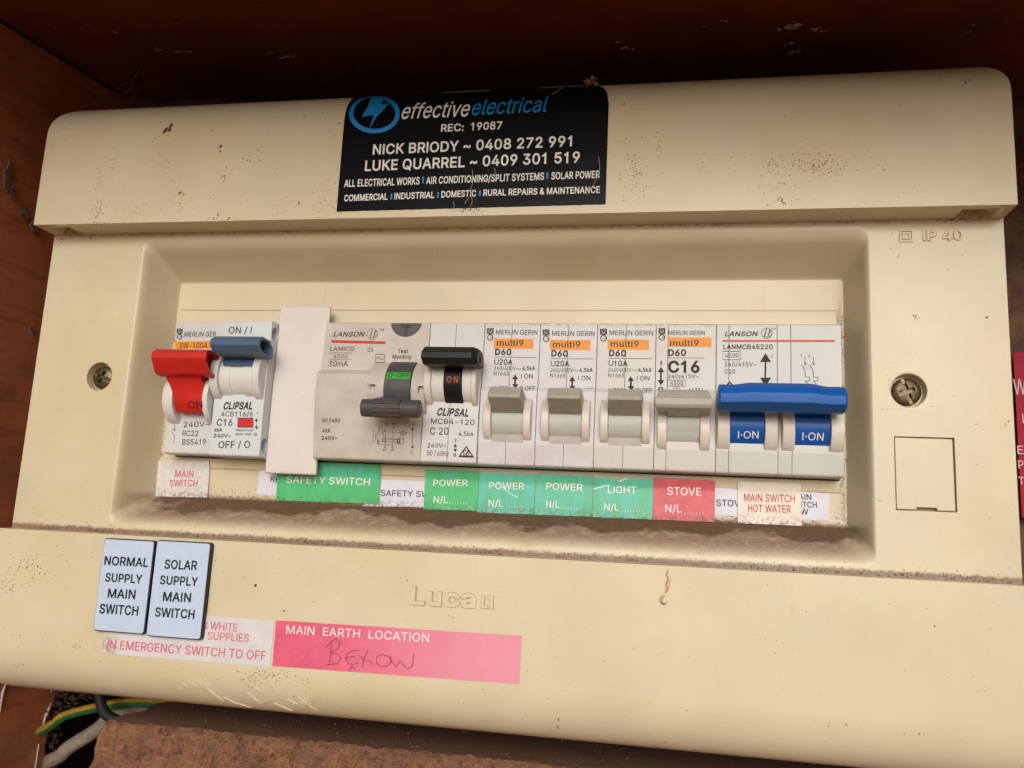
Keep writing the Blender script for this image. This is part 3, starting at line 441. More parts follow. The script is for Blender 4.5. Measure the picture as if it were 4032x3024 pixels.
PRINTS = {
 'main': [
  ('t','main','MERLIN GER',-105.18,39.9,11.71,1.75,0.8,'ink',0,0),
  ('p','main',[(-108.4,42.74),(-106.24,42.75),(-106.01,40.93),(-108.17,40.91)],'ink'),
  ('l','main',[(-107.92,42.38),(-106.62,42.38)],0.1,'paper'),
  ('l','main',[(-107.89,42.16),(-107.15,41.38),(-106.6,42.16)],0.16,'paper'),
  ('l','main',[(-107.97,41.06),(-107.18,41.61),(-106.24,41.07)],0.1,'paper'),
  ('l','main',[(-106.05,39.91),(-106.05,39.72),(-106.1,39.54),(-106.18,39.38),(-106.31,39.24),(-106.47,39.14),(-106.65,39.08),(-106.85,39.06),(-107.06,39.08),(-107.26,39.14),(-107.44,39.24),(-107.6,39.37),(-107.73,39.53),(-107.82,39.71),(-107.87,39.89),(-107.87,40.08),(-107.82,40.26),(-107.73,40.42),(-107.61,40.56),(-107.45,40.66),(-107.26,40.72),(-107.07,40.75),(-106.86,40.73),(-106.66,40.67),(-106.48,40.57),(-106.32,40.43),(-106.19,40.27),(-106.1,40.09),(-106.05,39.91)],0.3,'ink'),
  ('l','main',[(-106.96,39.9),(-105.99,39.91)],0.25,'ink'),
  ('t','main','SW-100A',-106.59,35.88,10.42,1.84,1.0,'ink',0,0),
  ('t','main','240V~',-101.64,8.84,9.54,1.77,2.9,'ink',0,0),
  ('t','main','RC22',-101.67,5.86,5.79,1.85,1.7,'ink',0,0),
  ('t','main','BS5419',-101.4,2.96,8.62,1.85,1.7,'ink',0,0),
  ('l','main',[(-104.94,9.59),(-104.82,7.87)],0.15,'ink'),
  ('l','main',[(-105.71,8.03),(-104.19,8.07)],0.15,'ink'),
  ('l','main',[(-105.31,7.67),(-104.44,7.69)],0.15,'ink'),
  ('l','main',[(-105.66,7.24),(-104.67,5.87),(-104.41,3.1)],0.15,'ink'),
 ],
 'main_o': [
  ('p','main',[(-108.46,38.28),(-93.55,38.54),(-93.23,35.86),(-108.38,35.62)],'orange'),
 ],
 'main_d': [
  ('t','dmain','ON',-97.07,14.58,5.22,2.2,1.2,'ink',0,0),
 ],
 'c4': [
  ('t','4cb','ON / I',-87.4,40.55,8.29,2.28,0.3,'ink',0,0),
  ('t','4cb','CLIPSAL',-86.16,14.89,10.29,2.29,1.3,'ink',2,1),
  ('t','4cb','4CB116/6',-86.75,12.46,11.26,1.65,1.4,'ink',0,0),
  ('t','4cb','C16',-88.04,9.32,5.65,2.29,1.5,'ink',0,0),
  ('l','4cb',[(-80.8,12.1),(-75.24,12.24),(-74.94,9.17),(-80.48,9.02),(-80.8,12.1)],0.15,'grey'),
  ('t','4cb','6kA',-88.58,7.39,2.71,1.19,1.7,'ink',1,0),
  ('t','4cb','240V~',-88.72,5.48,6.23,1.19,1.7,'ink',1,0),
  ('t','4cb','GREEN FLAG',-80.98,7.69,6.17,0.77,1.6,'ink',0,0),
  ('t','4cb','MCB TRIP',-80.99,6.34,5.73,0.76,1.6,'ink',0,0),
  ('l','4cb',[(-74.04,14.35),(-73.96,13.54)],0.2,'ink'),
  ('l','4cb',[(-74.02,11.18),(-73.89,9.47)],0.15,'ink'),
  ('p','4cb',[(-74.68,11.17),(-74.12,12.18),(-73.36,11.2)],'ink'),
  ('p','4cb',[(-74.51,9.45),(-73.19,9.49),(-73.75,8.48)],'ink'),
  ('l','4cb',[(-74.31,7.29),(-73.64,7.31),(-73.57,6.59),(-74.24,6.57),(-74.31,7.29)],0.2,'ink'),
  ('t','4cb','OFF / O',-86.62,2.01,11.2,2.26,2.3,'ink',0,0),
 ],
 'c4_r': [
  ('p','4cb',[(-80.69,12.01),(-75.33,12.15),(-75.04,9.26),(-80.39,9.11)],'red'),
 ],
 'rcd': [
  ('t','rcd','LANSON',-51.09,40.29,10.98,1.61,0.4,'grey',1,1),
  ('l','rcd',[(-35.74,41.23),(-35.74,40.83),(-35.84,40.45),(-36.02,40.11),(-36.27,39.83),(-36.59,39.61),(-36.96,39.48),(-37.36,39.43),(-37.77,39.47),(-38.16,39.6),(-38.53,39.81),(-38.84,40.09),(-39.1,40.43),(-39.27,40.81),(-39.36,41.21),(-39.35,41.61),(-39.26,41.99),(-39.08,42.33),(-38.82,42.62),(-38.5,42.84),(-38.13,42.97),(-37.73,43.02),(-37.32,42.98),(-36.92,42.84),(-36.56,42.63),(-36.24,42.35),(-35.99,42.01),(-35.82,41.63),(-35.74,41.23)],0.12,'grey'),
  ('l','rcd',[(-37.75,42.81),(-38.16,39.88),(-37.11,39.89)],0.2,'grey'),
  ('l','rcd',[(-37.04,40.02),(-36.54,42.52),(-35.9,41.15),(-36.5,40.1),(-37.04,40.02)],0.16,'grey'),
  ('t','rcd','TM',-35.34,42.28,1.56,0.84,0.4,'grey',0,0),
  ('t','rcd','LANRCD',-51.59,35.39,8.28,1.42,0.6,'grey',0,0),
  ('t','rcd','03',-38.63,35.1,1.88,1.42,0.6,'grey',0,0),
  ('t','rcd','4500',-50.24,32.9,5.01,1.34,0.7,'grey',0,0),
  ('l','rcd',[(-51.68,34.68),(-44.16,34.76),(-43.91,32.44),(-51.41,32.35),(-51.68,34.68)],0.12,'grey'),
  ('t','rcd','30mA',-51.61,30.07,6.77,1.83,0.8,'grey',0,0),
  ('l','rcd',[(-35.71,34.39),(-32.79,34.42),(-32.52,31.68),(-35.43,31.64),(-35.71,34.39)],0.2,'grey'),
  ('l','rcd',[(-35.06,32.87),(-34.79,33.49),(-34.36,33.42),(-33.87,32.68),(-33.45,32.61),(-33.09,33.19)],0.2,'grey'),
  ('t','rcd','Test',-28.35,34.8,3.47,1.4,0.7,'grey',1,0),
  ('t','rcd','Monthly',-29.95,32.94,6.48,1.4,-0.4,'grey',1,0),
  ('t','rcd','N17482',-50.99,11.45,6.04,1.13,1.5,'grey',1,0),
  ('t','rcd','40A',-50.96,8.15,2.79,1.16,1.4,'grey',1,0),
  ('t','rcd','240V~',-51.09,5.81,5.41,1.16,1.7,'grey',1,0),
  ('t','rcd','1/2',-29.97,11.22,1.1,0.54,1.6,'grey',1,0),
  ('t','rcd','3/4',-27.62,11.2,1.18,0.53,1.5,'grey',1,0),
  ('t','rcd','2/1',-30.37,3.12,1.09,0.53,1.6,'grey',1,0),
  ('t','rcd','4/3',-27.94,3.12,1.21,0.53,1.9,'grey',1,0),
  ('t','rcd','T',-34.0,8.61,0.49,0.5,2.3,'grey',0,0),
  ('t','rcd','E',-33.97,7.62,0.49,0.5,1.2,'grey',0,0),
  ('t','rcd','S',-33.94,6.62,0.49,0.5,1.2,'grey',0,0),
  ('t','rcd','T',-33.91,5.62,0.49,0.5,1.2,'grey',0,0),
  ('l','rcd',[(-31.9,7.79),(-31.86,10.55),(-30.88,10.58),(-30.94,9.73),(-30.38,7.37),(-29.73,7.39),(-29.72,4.4)],0.13,'grey'),
  ('l','rcd',[(-29.54,10.54),(-29.59,9.58)],0.13,'grey'),
  ('l','rcd',[(-27.03,10.6),(-27.08,9.65)],0.13,'grey'),
  ('l','rcd',[(-30.13,9.76),(-29.59,8.05),(-29.65,7.39)],0.13,'grey'),
  ('l','rcd',[(-27.61,9.63),(-27.15,7.92),(-27.21,4.48)],0.13,'grey'),
  ('l','rcd',[(-30.51,8.98),(-29.49,9.01)],0.13,'grey'),
  ('l','rcd',[(-28.88,8.91),(-27.87,8.94)],0.13,'grey'),
  ('l','rcd',[(-27.26,8.88),(-26.25,8.9)],0.13,'grey'),
  ('l','rcd',[(-25.65,8.84),(-24.84,8.83)],0.13,'grey'),
  ('l','rcd',[(-24.73,9.21),(-23.56,9.24),(-23.53,8.18),(-24.7,8.14),(-24.73,9.21)],0.13,'grey'),
  ('l','rcd',[(-24.71,8.68),(-23.55,8.71)],0.13,'grey'),
  ('l','rcd',[(-24.17,9.23),(-24.11,7.25)],0.13,'grey'),
  ('l','rcd',[(-30.69,6.79),(-25.67,6.7),(-25.68,7.2),(-23.5,6.88),(-23.69,5.35),(-25.75,5.48)],0.13,'grey'),
  ('l','rcd',[(-30.66,5.91),(-25.76,5.86)],0.13,'grey'),
  ('l','rcd',[(-30.69,6.79),(-29.71,6.82),(-29.69,5.94),(-30.66,5.91),(-30.69,6.79)],0.2,'grey'),
  ('l','rcd',[(-25.78,6.62),(-24.98,6.65),(-24.95,5.77),(-25.76,5.75),(-25.78,6.62)],0.3,'grey'),
  ('l','rcd',[(-32.01,4.91),(-27.31,4.86)],0.13,'grey'),
  ('l','rcd',[(-32.05,6.25),(-32.01,4.91)],0.13,'grey'),
  ('l','rcd',[(-32.3,6.32),(-31.77,6.33),(-31.74,5.26),(-32.27,5.25),(-32.3,6.32)],0.12,'grey'),
  ('l','rcd',[(-33.0,7.95),(-32.95,6.42)],0.13,'grey'),
  ('l','rcd',[(-33.0,7.95),(-32.51,7.96)],0.13,'grey'),
  ('l','rcd',[(-32.95,6.42),(-32.47,6.43)],0.13,'grey'),
  ('l','rcd',[(-32.3,7.59),(-32.27,6.7)],0.13,'grey'),
  ('l','rcd',[(-23.23,8.68),(-22.83,9.0),(-22.82,8.43),(-23.23,8.68)],0.13,'grey'),
  ('l','rcd',[(-29.34,10.62),(-29.38,10.51),(-29.48,10.43),(-29.6,10.43),(-29.7,10.5),(-29.75,10.61),(-29.71,10.72),(-29.61,10.8),(-29.49,10.8),(-29.38,10.73),(-29.34,10.62)],0.1,'grey'),
  ('l','rcd',[(-26.83,10.61),(-26.86,10.5),(-26.96,10.42),(-27.09,10.42),(-27.19,10.49),(-27.23,10.6),(-27.2,10.71),(-27.1,10.78),(-26.97,10.79),(-26.87,10.72),(-26.83,10.61)],0.1,'grey'),
  ('l','rcd',[(-29.59,4.22),(-29.63,4.1),(-29.73,4.03),(-29.85,4.03),(-29.96,4.09),(-30.0,4.2),(-29.96,4.32),(-29.87,4.39),(-29.74,4.39),(-29.64,4.33),(-29.59,4.22)],0.1,'grey'),
  ('l','rcd',[(-27.16,4.18),(-27.2,4.06),(-27.3,3.99),(-27.42,3.99),(-27.53,4.05),(-27.57,4.16),(-27.53,4.28),(-27.43,4.35),(-27.31,4.35),(-27.21,4.29),(-27.16,4.18)],0.1,'grey'),
  ('l','rcd',[(-20.79,11.99),(-20.81,11.15)],0.25,'grey'),
  ('l','rcd',[(-20.85,9.85),(-20.78,4.75)],0.14,'grey'),
  ('p','rcd',[(-21.4,9.84),(-20.88,10.69),(-20.3,9.87)],'grey'),
  ('p','rcd',[(-21.25,4.74),(-20.16,4.77),(-20.68,3.92)],'grey'),
  ('t','rcd','0',-21.28,2.38,0.6,0.83,1.9,'grey',0,0),
 ],
 'rcd_r': [
  ('p','rcd',[(-51.55,39.07),(-32.72,38.76),(-32.72,37.85),(-51.57,38.15)],'red'),
 ],
 'rcd_g': [
  ('p','drcd',[(-29.3,27.52),(-21.51,27.64),(-21.73,25.24),(-29.48,25.27)],'green'),
 ],
 'rcd_d': [
  ('t','drcd','O-OFF',-28.83,25.7,6.88,1.46,1.6,'ink',0,0),
 ],
 'clip': [
  ('t','clip','CLIPSAL',-13.4,14.75,10.22,2.24,-1.0,'ink',2,1),
  ('t','clip','MCB4-120',-15.3,12.07,14.11,1.62,-0.4,'ink',0,0),
  ('t','clip','C 20',-15.32,8.59,5.99,2.23,0.9,'ink',0,0),
  ('t','clip','4.5kA',-6.09,8.47,4.82,1.38,-0.2,'ink',0,0),
  ('t','clip','240V~',-15.93,4.45,6.14,1.38,1.1,'ink',0,0),
  ('t','clip','50 / 60Hz',-15.89,2.08,7.04,1.53,-1.2,'ink',0,0),
  ('l','clip',[(-6.86,7.53),(-6.84,6.46)],0.3,'ink'),
  ('l','clip',[(-6.91,4.96),(-6.89,4.28)],0.2,'ink'),
  ('p','clip',[(-7.54,4.94),(-6.96,5.96),(-6.27,4.98)],'ink'),
  ('p','clip',[(-7.5,4.26),(-6.23,4.3),(-6.81,3.29)],'ink'),
  ('l','clip',[(-6.6,2.42),(-6.6,2.33),(-6.62,2.24),(-6.65,2.16),(-6.7,2.09),(-6.75,2.04),(-6.82,2.0),(-6.89,1.99),(-6.96,2.0),(-7.02,2.03),(-7.09,2.08),(-7.14,2.14),(-7.18,2.22),(-7.21,2.31),(-7.22,2.4),(-7.22,2.49),(-7.2,2.58),(-7.17,2.66),(-7.13,2.73),(-7.07,2.78),(-7.01,2.81),(-6.94,2.83),(-6.87,2.82),(-6.8,2.79),(-6.74,2.74),(-6.68,2.68),(-6.64,2.6),(-6.61,2.51),(-6.6,2.42)],0.25,'ink'),
  ('l','clip',[(-3.35,5.15),(-1.07,2.07),(-5.44,2.12),(-3.35,5.15)],0.45,'ink'),
  ('l','clip',[(-2.42,3.2),(-2.43,3.01),(-2.49,2.82),(-2.58,2.65),(-2.72,2.51),(-2.88,2.4),(-3.07,2.33),(-3.27,2.3),(-3.47,2.32),(-3.66,2.38),(-3.84,2.47),(-3.99,2.61),(-4.1,2.77),(-4.18,2.95),(-4.21,3.14),(-4.2,3.34),(-4.15,3.53),(-4.05,3.69),(-3.91,3.84),(-3.75,3.95),(-3.56,4.02),(-3.36,4.05),(-3.16,4.03),(-2.97,3.97),(-2.79,3.87),(-2.65,3.74),(-2.53,3.58),(-2.45,3.4),(-2.42,3.2)],0.2,'ink'),
  ('l','clip',[(-3.83,3.23),(-3.36,2.64),(-2.43,4.11)],0.3,'ink'),
 ],
 'clip_d': [
  ('t','dclip','O N',-9.65,24.39,3.53,1.9,-0.3,'orange',0,0),
 ],
 'mgA': [
  ('p','mg',[(0.7,43.42),(2.85,43.43),(2.95,41.48),(0.81,41.47)],'ink'),
  ('l','mg',[(1.15,43.03),(2.44,43.04)],0.1,'paper'),
  ('l','mg',[(1.16,42.8),(1.85,41.96),(2.45,42.8)],0.16,'paper'),
  ('l','mg',[(1.01,41.62),(1.84,42.22),(2.73,41.64)],0.1,'paper'),
  ('l','mg',[(2.84,40.39),(2.83,40.19),(2.77,40.0),(2.68,39.82),(2.54,39.68),(2.38,39.57),(2.19,39.5),(1.99,39.48),(1.79,39.5),(1.59,39.56),(1.42,39.67),(1.27,39.81),(1.15,39.98),(1.07,40.17),(1.04,40.38),(1.05,40.58),(1.11,40.77),(1.2,40.94),(1.34,41.09),(1.5,41.2),(1.69,41.26),(1.89,41.29),(2.09,41.27),(2.29,41.2),(2.46,41.09),(2.61,40.95),(2.73,40.78),(2.81,40.59),(2.84,40.39)],0.3,'ink'),
  ('l','mg',[(1.94,40.38),(2.91,40.39)],0.25,'ink'),
  ('t','mg','MERLIN GERIN',3.73,41.41,13.32,1.53,-0.2,'ink',0,0),
  ('t','mg','multi9',4.15,37.72,8.66,1.83,0.2,'brownink',1,0),
  ('t','mg','D60',3.73,34.77,5.25,1.87,-0.4,'ink',2,0),
  ('l','mg',[(3.68,34.01),(16.93,34.07)],0.15,'ink'),
  ('t','mg','U',3.68,31.64,1.46,1.69,-0.8,'ink',0,0),
  ('t','mg','20A',5.37,31.62,4.2,1.68,0.1,'ink',1,0),
  ('t','mg','240/400V',3.69,29.78,7.07,1.24,0.8,'ink',0,0),
  ('l','mg',[(10.88,30.19),(11.21,30.64),(11.67,30.29),(12.04,29.94),(12.36,30.48)],0.14,'ink'),
  ('t','mg','4,5kA',12.74,29.91,4.16,1.23,0.8,'ink',1,0),
  ('t','mg','N1665',3.69,28.09,4.87,1.23,-0.1,'ink',0,0),
  ('l','mg',[(10.65,26.97),(10.67,25.43)],0.6,'ink'),
  ('p','mg',[(9.66,26.95),(10.57,28.55),(11.63,26.98)],'ink'),
  ('p','mg',[(9.74,25.41),(11.7,25.45),(10.92,23.75)],'ink'),
  ('t','mg','I ON',12.43,27.26,3.81,1.41,0.9,'ink',0,0),
  ('t','mg','11357',3.83,23.1,4.53,1.53,1.0,'ink',0,0),
  ('t','mg','O OFF',12.24,23.27,4.89,1.58,1.2,'ink',0,0),
 ],
 'mgA_o': [
  ('p','mg',[(3.17,40.05),(15.88,40.01),(15.93,36.8),(3.22,36.82)],'orange'),
 ],
 'mgB': [
  ('p','mg',[(0.7,43.42),(2.85,43.43),(2.95,41.48),(0.81,41.47)],'ink'),
  ('l','mg',[(1.15,43.03),(2.44,43.04)],0.1,'paper'),
  ('l','mg',[(1.16,42.8),(1.85,41.96),(2.45,42.8)],0.16,'paper'),
  ('l','mg',[(1.01,41.62),(1.84,42.22),(2.73,41.64)],0.1,'paper'),
  ('l','mg',[(2.84,40.39),(2.83,40.19),(2.77,40.0),(2.68,39.82),(2.54,39.68),(2.38,39.57),(2.19,39.5),(1.99,39.48),(1.79,39.5),(1.59,39.56),(1.42,39.67),(1.27,39.81),(1.15,39.98),(1.07,40.17),(1.04,40.38),(1.05,40.58),(1.11,40.77),(1.2,40.94),(1.34,41.09),(1.5,41.2),(1.69,41.26),(1.89,41.29),(2.09,41.27),(2.29,41.2),(2.46,41.09),(2.61,40.95),(2.73,40.78),(2.81,40.59),(2.84,40.39)],0.3,'ink'),
  ('l','mg',[(1.94,40.38),(2.91,40.39)],0.25,'ink'),
  ('t','mg','MERLIN GERIN',3.73,41.41,13.32,1.53,-0.2,'ink',0,0),
  ('t','mg','multi9',4.15,37.72,8.66,1.83,0.2,'brownink',1,0),
  ('t','mg','D60',3.73,34.77,5.25,1.87,-0.4,'ink',2,0),
  ('l','mg',[(3.68,34.01),(16.93,34.07)],0.15,'ink'),
  ('t','mg','U',3.68,31.64,1.46,1.69,-0.8,'ink',0,0),
  ('t','mg','10A',5.37,31.62,4.2,1.68,0.1,'ink',1,0),
  ('t','mg','240/400V',3.69,29.78,7.07,1.24,0.8,'ink',0,0),
  ('l','mg',[(10.88,30.19),(11.21,30.64),(11.67,30.29),(12.04,29.94),(12.36,30.48)],0.14,'ink'),
  ('t','mg','4,5kA',12.74,29.91,4.16,1.23,0.8,'ink',1,0),
  ('t','mg','N1665',3.69,28.09,4.87,1.23,-0.1,'ink',0,0),
  ('l','mg',[(10.65,26.97),(10.67,25.43)],0.6,'ink'),
  ('p','mg',[(9.66,26.95),(10.57,28.55),(11.63,26.98)],'ink'),
  ('p','mg',[(9.74,25.41),(11.7,25.45),(10.92,23.75)],'ink'),
  ('t','mg','I ON',12.43,27.26,3.81,1.41,0.9,'ink',0,0),
  ('t','mg','11355',3.83,23.1,4.53,1.53,1.0,'ink',0,0),
  ('t','mg','O OFF',12.24,23.27,4.89,1.58,1.2,'ink',0,0),
 ],
 'mgB_o': [
  ('p','mg',[(3.17,40.05),(15.88,40.01),(15.93,36.8),(3.22,36.82)],'orange'),
 ],
 'c16': [
  ('p','mg',[(54.69,43.68),(56.69,43.69),(56.72,41.81),(54.73,41.8)],'ink'),
  ('l','mg',[(55.1,43.31),(56.29,43.31)],0.1,'paper'),
  ('l','mg',[(55.1,43.08),(55.72,42.27),(56.3,43.09)],0.16,'paper'),
  ('l','mg',[(54.92,41.95),(55.71,42.52),(56.52,41.96)],0.1,'paper'),
  ('l','mg',[(56.58,40.76),(56.56,40.57),(56.5,40.38),(56.41,40.22),(56.28,40.08),(56.12,39.97),(55.94,39.91),(55.76,39.88),(55.57,39.9),(55.39,39.97),(55.23,40.07),(55.1,40.21),(55.0,40.37),(54.93,40.55),(54.91,40.75),(54.92,40.94),(54.98,41.13),(55.08,41.29),(55.21,41.43),(55.37,41.54),(55.54,41.6),(55.73,41.63),(55.91,41.61),(56.09,41.54),(56.25,41.44),(56.39,41.3),(56.49,41.14),(56.55,40.95),(56.58,40.76)],0.3,'ink'),
  ('l','mg',[(55.74,40.75),(56.64,40.76)],0.25,'ink'),
  ('t','mg','MERLIN GERIN',57.69,41.61,10.87,1.34,-0.1,'ink',0,0),
  ('t','mg','multi9',58.16,38.15,8.72,1.77,0.5,'brownink',1,0),
  ('t','mg','D60',57.75,35.05,5.35,1.89,0.6,'ink',2,0),
  ('l','mg',[(57.76,34.4),(68.42,34.44)],0.15,'ink'),
  ('t','mg','C16',57.76,29.91,9.4,3.41,0.8,'ink',2,0),
  ('t','mg','240/415V~',57.79,28.07,9.19,1.19,0.9,'ink',0,0),
  ('t','mg','4500',58.52,25.96,3.81,1.15,1.1,'ink',0,0),
  ('l','mg',[(57.76,27.48),(62.96,27.56),(62.98,25.74),(57.79,25.65),(57.76,27.48)],0.14,'ink'),
  ('t','mg','3',59.98,24.3,0.74,1.17,1.5,'ink',0,0),
  ('l','mg',[(59.55,25.6),(59.57,24.15)],0.14,'ink'),
  ('l','mg',[(61.19,25.62),(61.21,24.18)],0.14,'ink'),
  ('t','mg','11356',64.09,23.81,4.33,1.27,1.2,'ink',0,0),
  ('l','mg',[(55.65,29.87),(55.64,27.44)],0.55,'ink'),
  ('p','mg',[(54.63,29.86),(55.62,31.59),(56.68,29.89)],'ink'),
  ('p','mg',[(54.68,27.43),(56.72,27.46),(55.73,25.74)],'ink'),
  ('l','mg',[(55.67,33.39),(55.66,32.02)],0.4,'ink'),
  ('l','mg',[(56.37,24.52),(56.36,24.35),(56.31,24.18),(56.24,24.03),(56.14,23.9),(56.01,23.8),(55.88,23.74),(55.73,23.72),(55.58,23.74),(55.44,23.79),(55.32,23.88),(55.21,24.0),(55.13,24.15),(55.07,24.32),(55.05,24.49),(55.07,24.65),(55.11,24.79),(55.19,24.92),(55.29,25.03),(55.41,25.11),(55.55,25.17),(55.7,25.19),(55.85,25.17),(55.99,25.12),(56.11,25.05),(56.22,24.94),(56.3,24.81),(56.35,24.67),(56.37,24.52)],0.35,'ink'),
 ],
 'c16_o': [
  ('p','mg',[(57.49,40.83),(70.56,40.83),(70.55,37.88),(57.5,37.84)],'orange'),
 ],
 'lan': [
  ('t','lan','LANSON',74.46,41.25,9.77,1.41,0.9,'ink',1,1),
  ('l','lan',[(88.22,42.27),(88.18,41.91),(88.06,41.57),(87.88,41.26),(87.64,41.01),(87.36,40.81),(87.04,40.69),(86.7,40.65),(86.36,40.69),(86.04,40.8),(85.76,40.99),(85.52,41.25),(85.34,41.55),(85.23,41.89),(85.19,42.25),(85.23,42.61),(85.34,42.96),(85.52,43.26),(85.76,43.52),(86.05,43.71),(86.37,43.84),(86.71,43.88),(87.05,43.84),(87.37,43.72),(87.65,43.53),(87.89,43.28),(88.07,42.97),(88.18,42.63),(88.22,42.27)],0.14,'ink'),
  ('l','lan',[(86.63,43.75),(86.02,41.07),(86.9,41.07)],0.22,'ink'),
  ('l','lan',[(86.98,41.03),(87.7,43.33),(88.26,42.36),(87.62,41.21),(86.98,41.03)],0.18,'ink'),
  ('t','lan','TM',88.02,43.33,1.19,0.6,0.5,'ink',0,0),
  ('t','lan','LANMCB45220',74.08,37.27,14.31,1.4,0.6,'ink',1,0),
  ('t','lan','4500',74.61,34.68,3.9,1.28,0.7,'ink',0,0),
  ('l','lan',[(73.96,36.59),(79.03,36.64),(79.04,34.01),(73.97,33.95),(73.96,36.59)],0.16,'ink'),
  ('t','lan','240/415V~',74.43,31.93,9.27,1.31,0.7,'ink',0,0),
  ('t','lan','C20',74.44,29.73,3.13,1.31,0.9,'ink',0,0),
  ('l','lan',[(86.32,33.43),(86.21,28.7)],0.5,'ink'),
  ('p','lan',[(84.7,33.41),(86.33,36.21),(87.94,33.45)],'ink'),
  ('p','lan',[(84.69,28.67),(87.92,28.72),(86.3,25.95)],'ink'),
  ('l','lan',[(88.19,35.89),(88.18,34.88)],0.22,'ink'),
  ('l','lan',[(75.18,26.38),(75.98,27.23),(76.78,26.41)],0.3,'ink'),
  ('l','lan',[(76.46,26.4),(76.45,26.29),(76.41,26.18),(76.36,26.09),(76.28,26.0),(76.19,25.94),(76.09,25.9),(75.98,25.89),(75.87,25.9),(75.77,25.94),(75.68,25.99),(75.6,26.07),(75.55,26.17),(75.51,26.27),(75.5,26.38),(75.51,26.5),(75.55,26.6),(75.6,26.7),(75.68,26.78),(75.77,26.84),(75.87,26.88),(75.98,26.9),(76.08,26.88),(76.19,26.85),(76.28,26.79),(76.35,26.71),(76.41,26.62),(76.45,26.51),(76.46,26.4)],0.2,'ink'),
  ('t','lan','1',96.24,34.97,0.39,0.8,0.0,'ink',0,0),
  ('t','lan','3',98.46,35.0,0.62,0.79,0.0,'ink',0,0),
  ('l','lan',[(97.6,35.15),(97.59,33.49)],0.17,'ink'),
  ('l','lan',[(97.24,33.48),(98.08,32.58)],0.17,'ink'),
  ('l','lan',[(98.09,33.49),(97.23,32.56)],0.17,'ink'),
  ('l','lan',[(96.53,32.89),(97.56,30.82),(97.54,29.04),(98.82,29.06),(98.81,27.91),(97.53,27.88),(98.29,26.99),(98.28,26.37)],0.17,'ink'),
  ('l','lan',[(99.94,35.18),(99.92,33.51)],0.17,'ink'),
  ('l','lan',[(99.57,33.51),(100.41,32.61)],0.17,'ink'),
  ('l','lan',[(100.42,33.52),(99.56,32.6)],0.17,'ink'),
  ('l','lan',[(98.86,32.92),(99.89,30.86),(99.86,29.08),(101.14,29.1),(101.12,27.94),(99.85,27.92),(100.61,27.03),(100.6,26.41)],0.17,'ink'),
  ('l','lan',[(97.22,31.77),(97.49,31.78)],0.17,'ink'),
  ('l','lan',[(97.69,31.78),(97.96,31.78)],0.17,'ink'),
  ('l','lan',[(98.15,31.79),(98.42,31.79)],0.17,'ink'),
  ('l','lan',[(98.62,31.79),(98.89,31.8)],0.17,'ink'),
  ('l','lan',[(99.08,31.8),(99.35,31.8)],0.17,'ink'),
 ],
 'lan_r': [
  ('p','lan',[(73.82,40.13),(106.02,40.37),(106.01,39.7),(73.82,39.49)],'red'),
 ],
 'lan_d': [
  ('t','dlan','I·ON',78.19,10.04,5.82,1.98,1.6,'white',0,0),
 ],
 'lan_e': [
  ('t','dlan','I·ON',96.13,10.08,5.83,2.07,0.1,'white',0,0),
 ],
 's_main_sw': [
  ('t','floor','MAIN',-107.58,-7.51,6.88,2.18,1.4,'labelred',0,0),
  ('t','floor','SWITCH',-109.2,-10.73,10.42,2.17,2.3,'labelred',0,0),
 ],
 's_re': [
  ('t','floor','RE',-72.63,-7.75,3.14,1.77,-1.8,'ink',0,0),
 ],
 's_safety_g': [
  ('t','floor','SAFETY SWITCH',-66.54,-7.95,29.16,2.28,0.6,'white',0,0),
 ],
 's_safety_w': [
  ('t','floor','SAFETY SW',-33.65,-10.84,16.57,1.93,0.9,'ink',0,0),
 ],
 's_pow0': [
  ('t','floor','POWER',-15.93,-6.99,11.37,2.04,2.2,'white',0,0),
  ('t','floor','N/L',-15.48,-12.43,4.76,2.06,2.4,'white',0,0),
  ('l','floor',[(-10.19,-12.2),(-10.03,-12.2)],0.4,'white'),
  ('l','floor',[(-9.28,-12.16),(-9.11,-12.16)],0.4,'white'),
  ('l','floor',[(-8.36,-12.12),(-8.2,-12.12)],0.4,'white'),
  ('l','floor',[(-7.45,-12.09),(-7.28,-12.08)],0.4,'white'),
  ('l','floor',[(-6.53,-12.05),(-6.37,-12.04)],0.4,'white'),
  ('l','floor',[(-5.62,-12.01),(-5.46,-12.0)],0.4,'white'),
  ('l','floor',[(-4.71,-11.97),(-4.55,-11.96)],0.4,'white'),
 ],
 's_pow1': [
  ('t','floor','POWER',2.45,-7.14,11.36,2.13,1.0,'white',0,0),
  ('t','floor','N/L',2.62,-12.8,4.67,2.16,2.6,'white',0,0),
  ('l','floor',[(8.4,-12.54),(8.58,-12.53)],0.4,'white'),
  ('l','floor',[(9.22,-12.51),(9.39,-12.5)],0.4,'white'),
  ('l','floor',[(10.03,-12.47),(10.2,-12.46)],0.4,'white'),
  ('l','floor',[(10.84,-12.44),(11.01,-12.43)],0.4,'white'),
  ('l','floor',[(11.65,-12.4),(11.82,-12.39)],0.4,'white'),
  ('l','floor',[(12.46,-12.36),(12.63,-12.36)],0.4,'white'),
  ('l','floor',[(13.26,-12.33),(13.44,-12.32)],0.4,'white'),
  ('l','floor',[(5.58,-5.4),(8.15,-7.57),(9.99,-8.71),(11.89,-9.5)],0.25,'scratch'),
 ],
 's_pow2': [
  ('t','floor','POWER',20.8,-6.67,11.43,2.15,0.2,'white',0,0),
  ('t','floor','N/L',20.99,-12.25,4.17,2.14,1.4,'white',0,0),
  ('l','floor',[(25.77,-12.25),(25.95,-12.24)],0.4,'white'),
  ('l','floor',[(26.76,-12.21),(26.93,-12.2)],0.4,'white'),
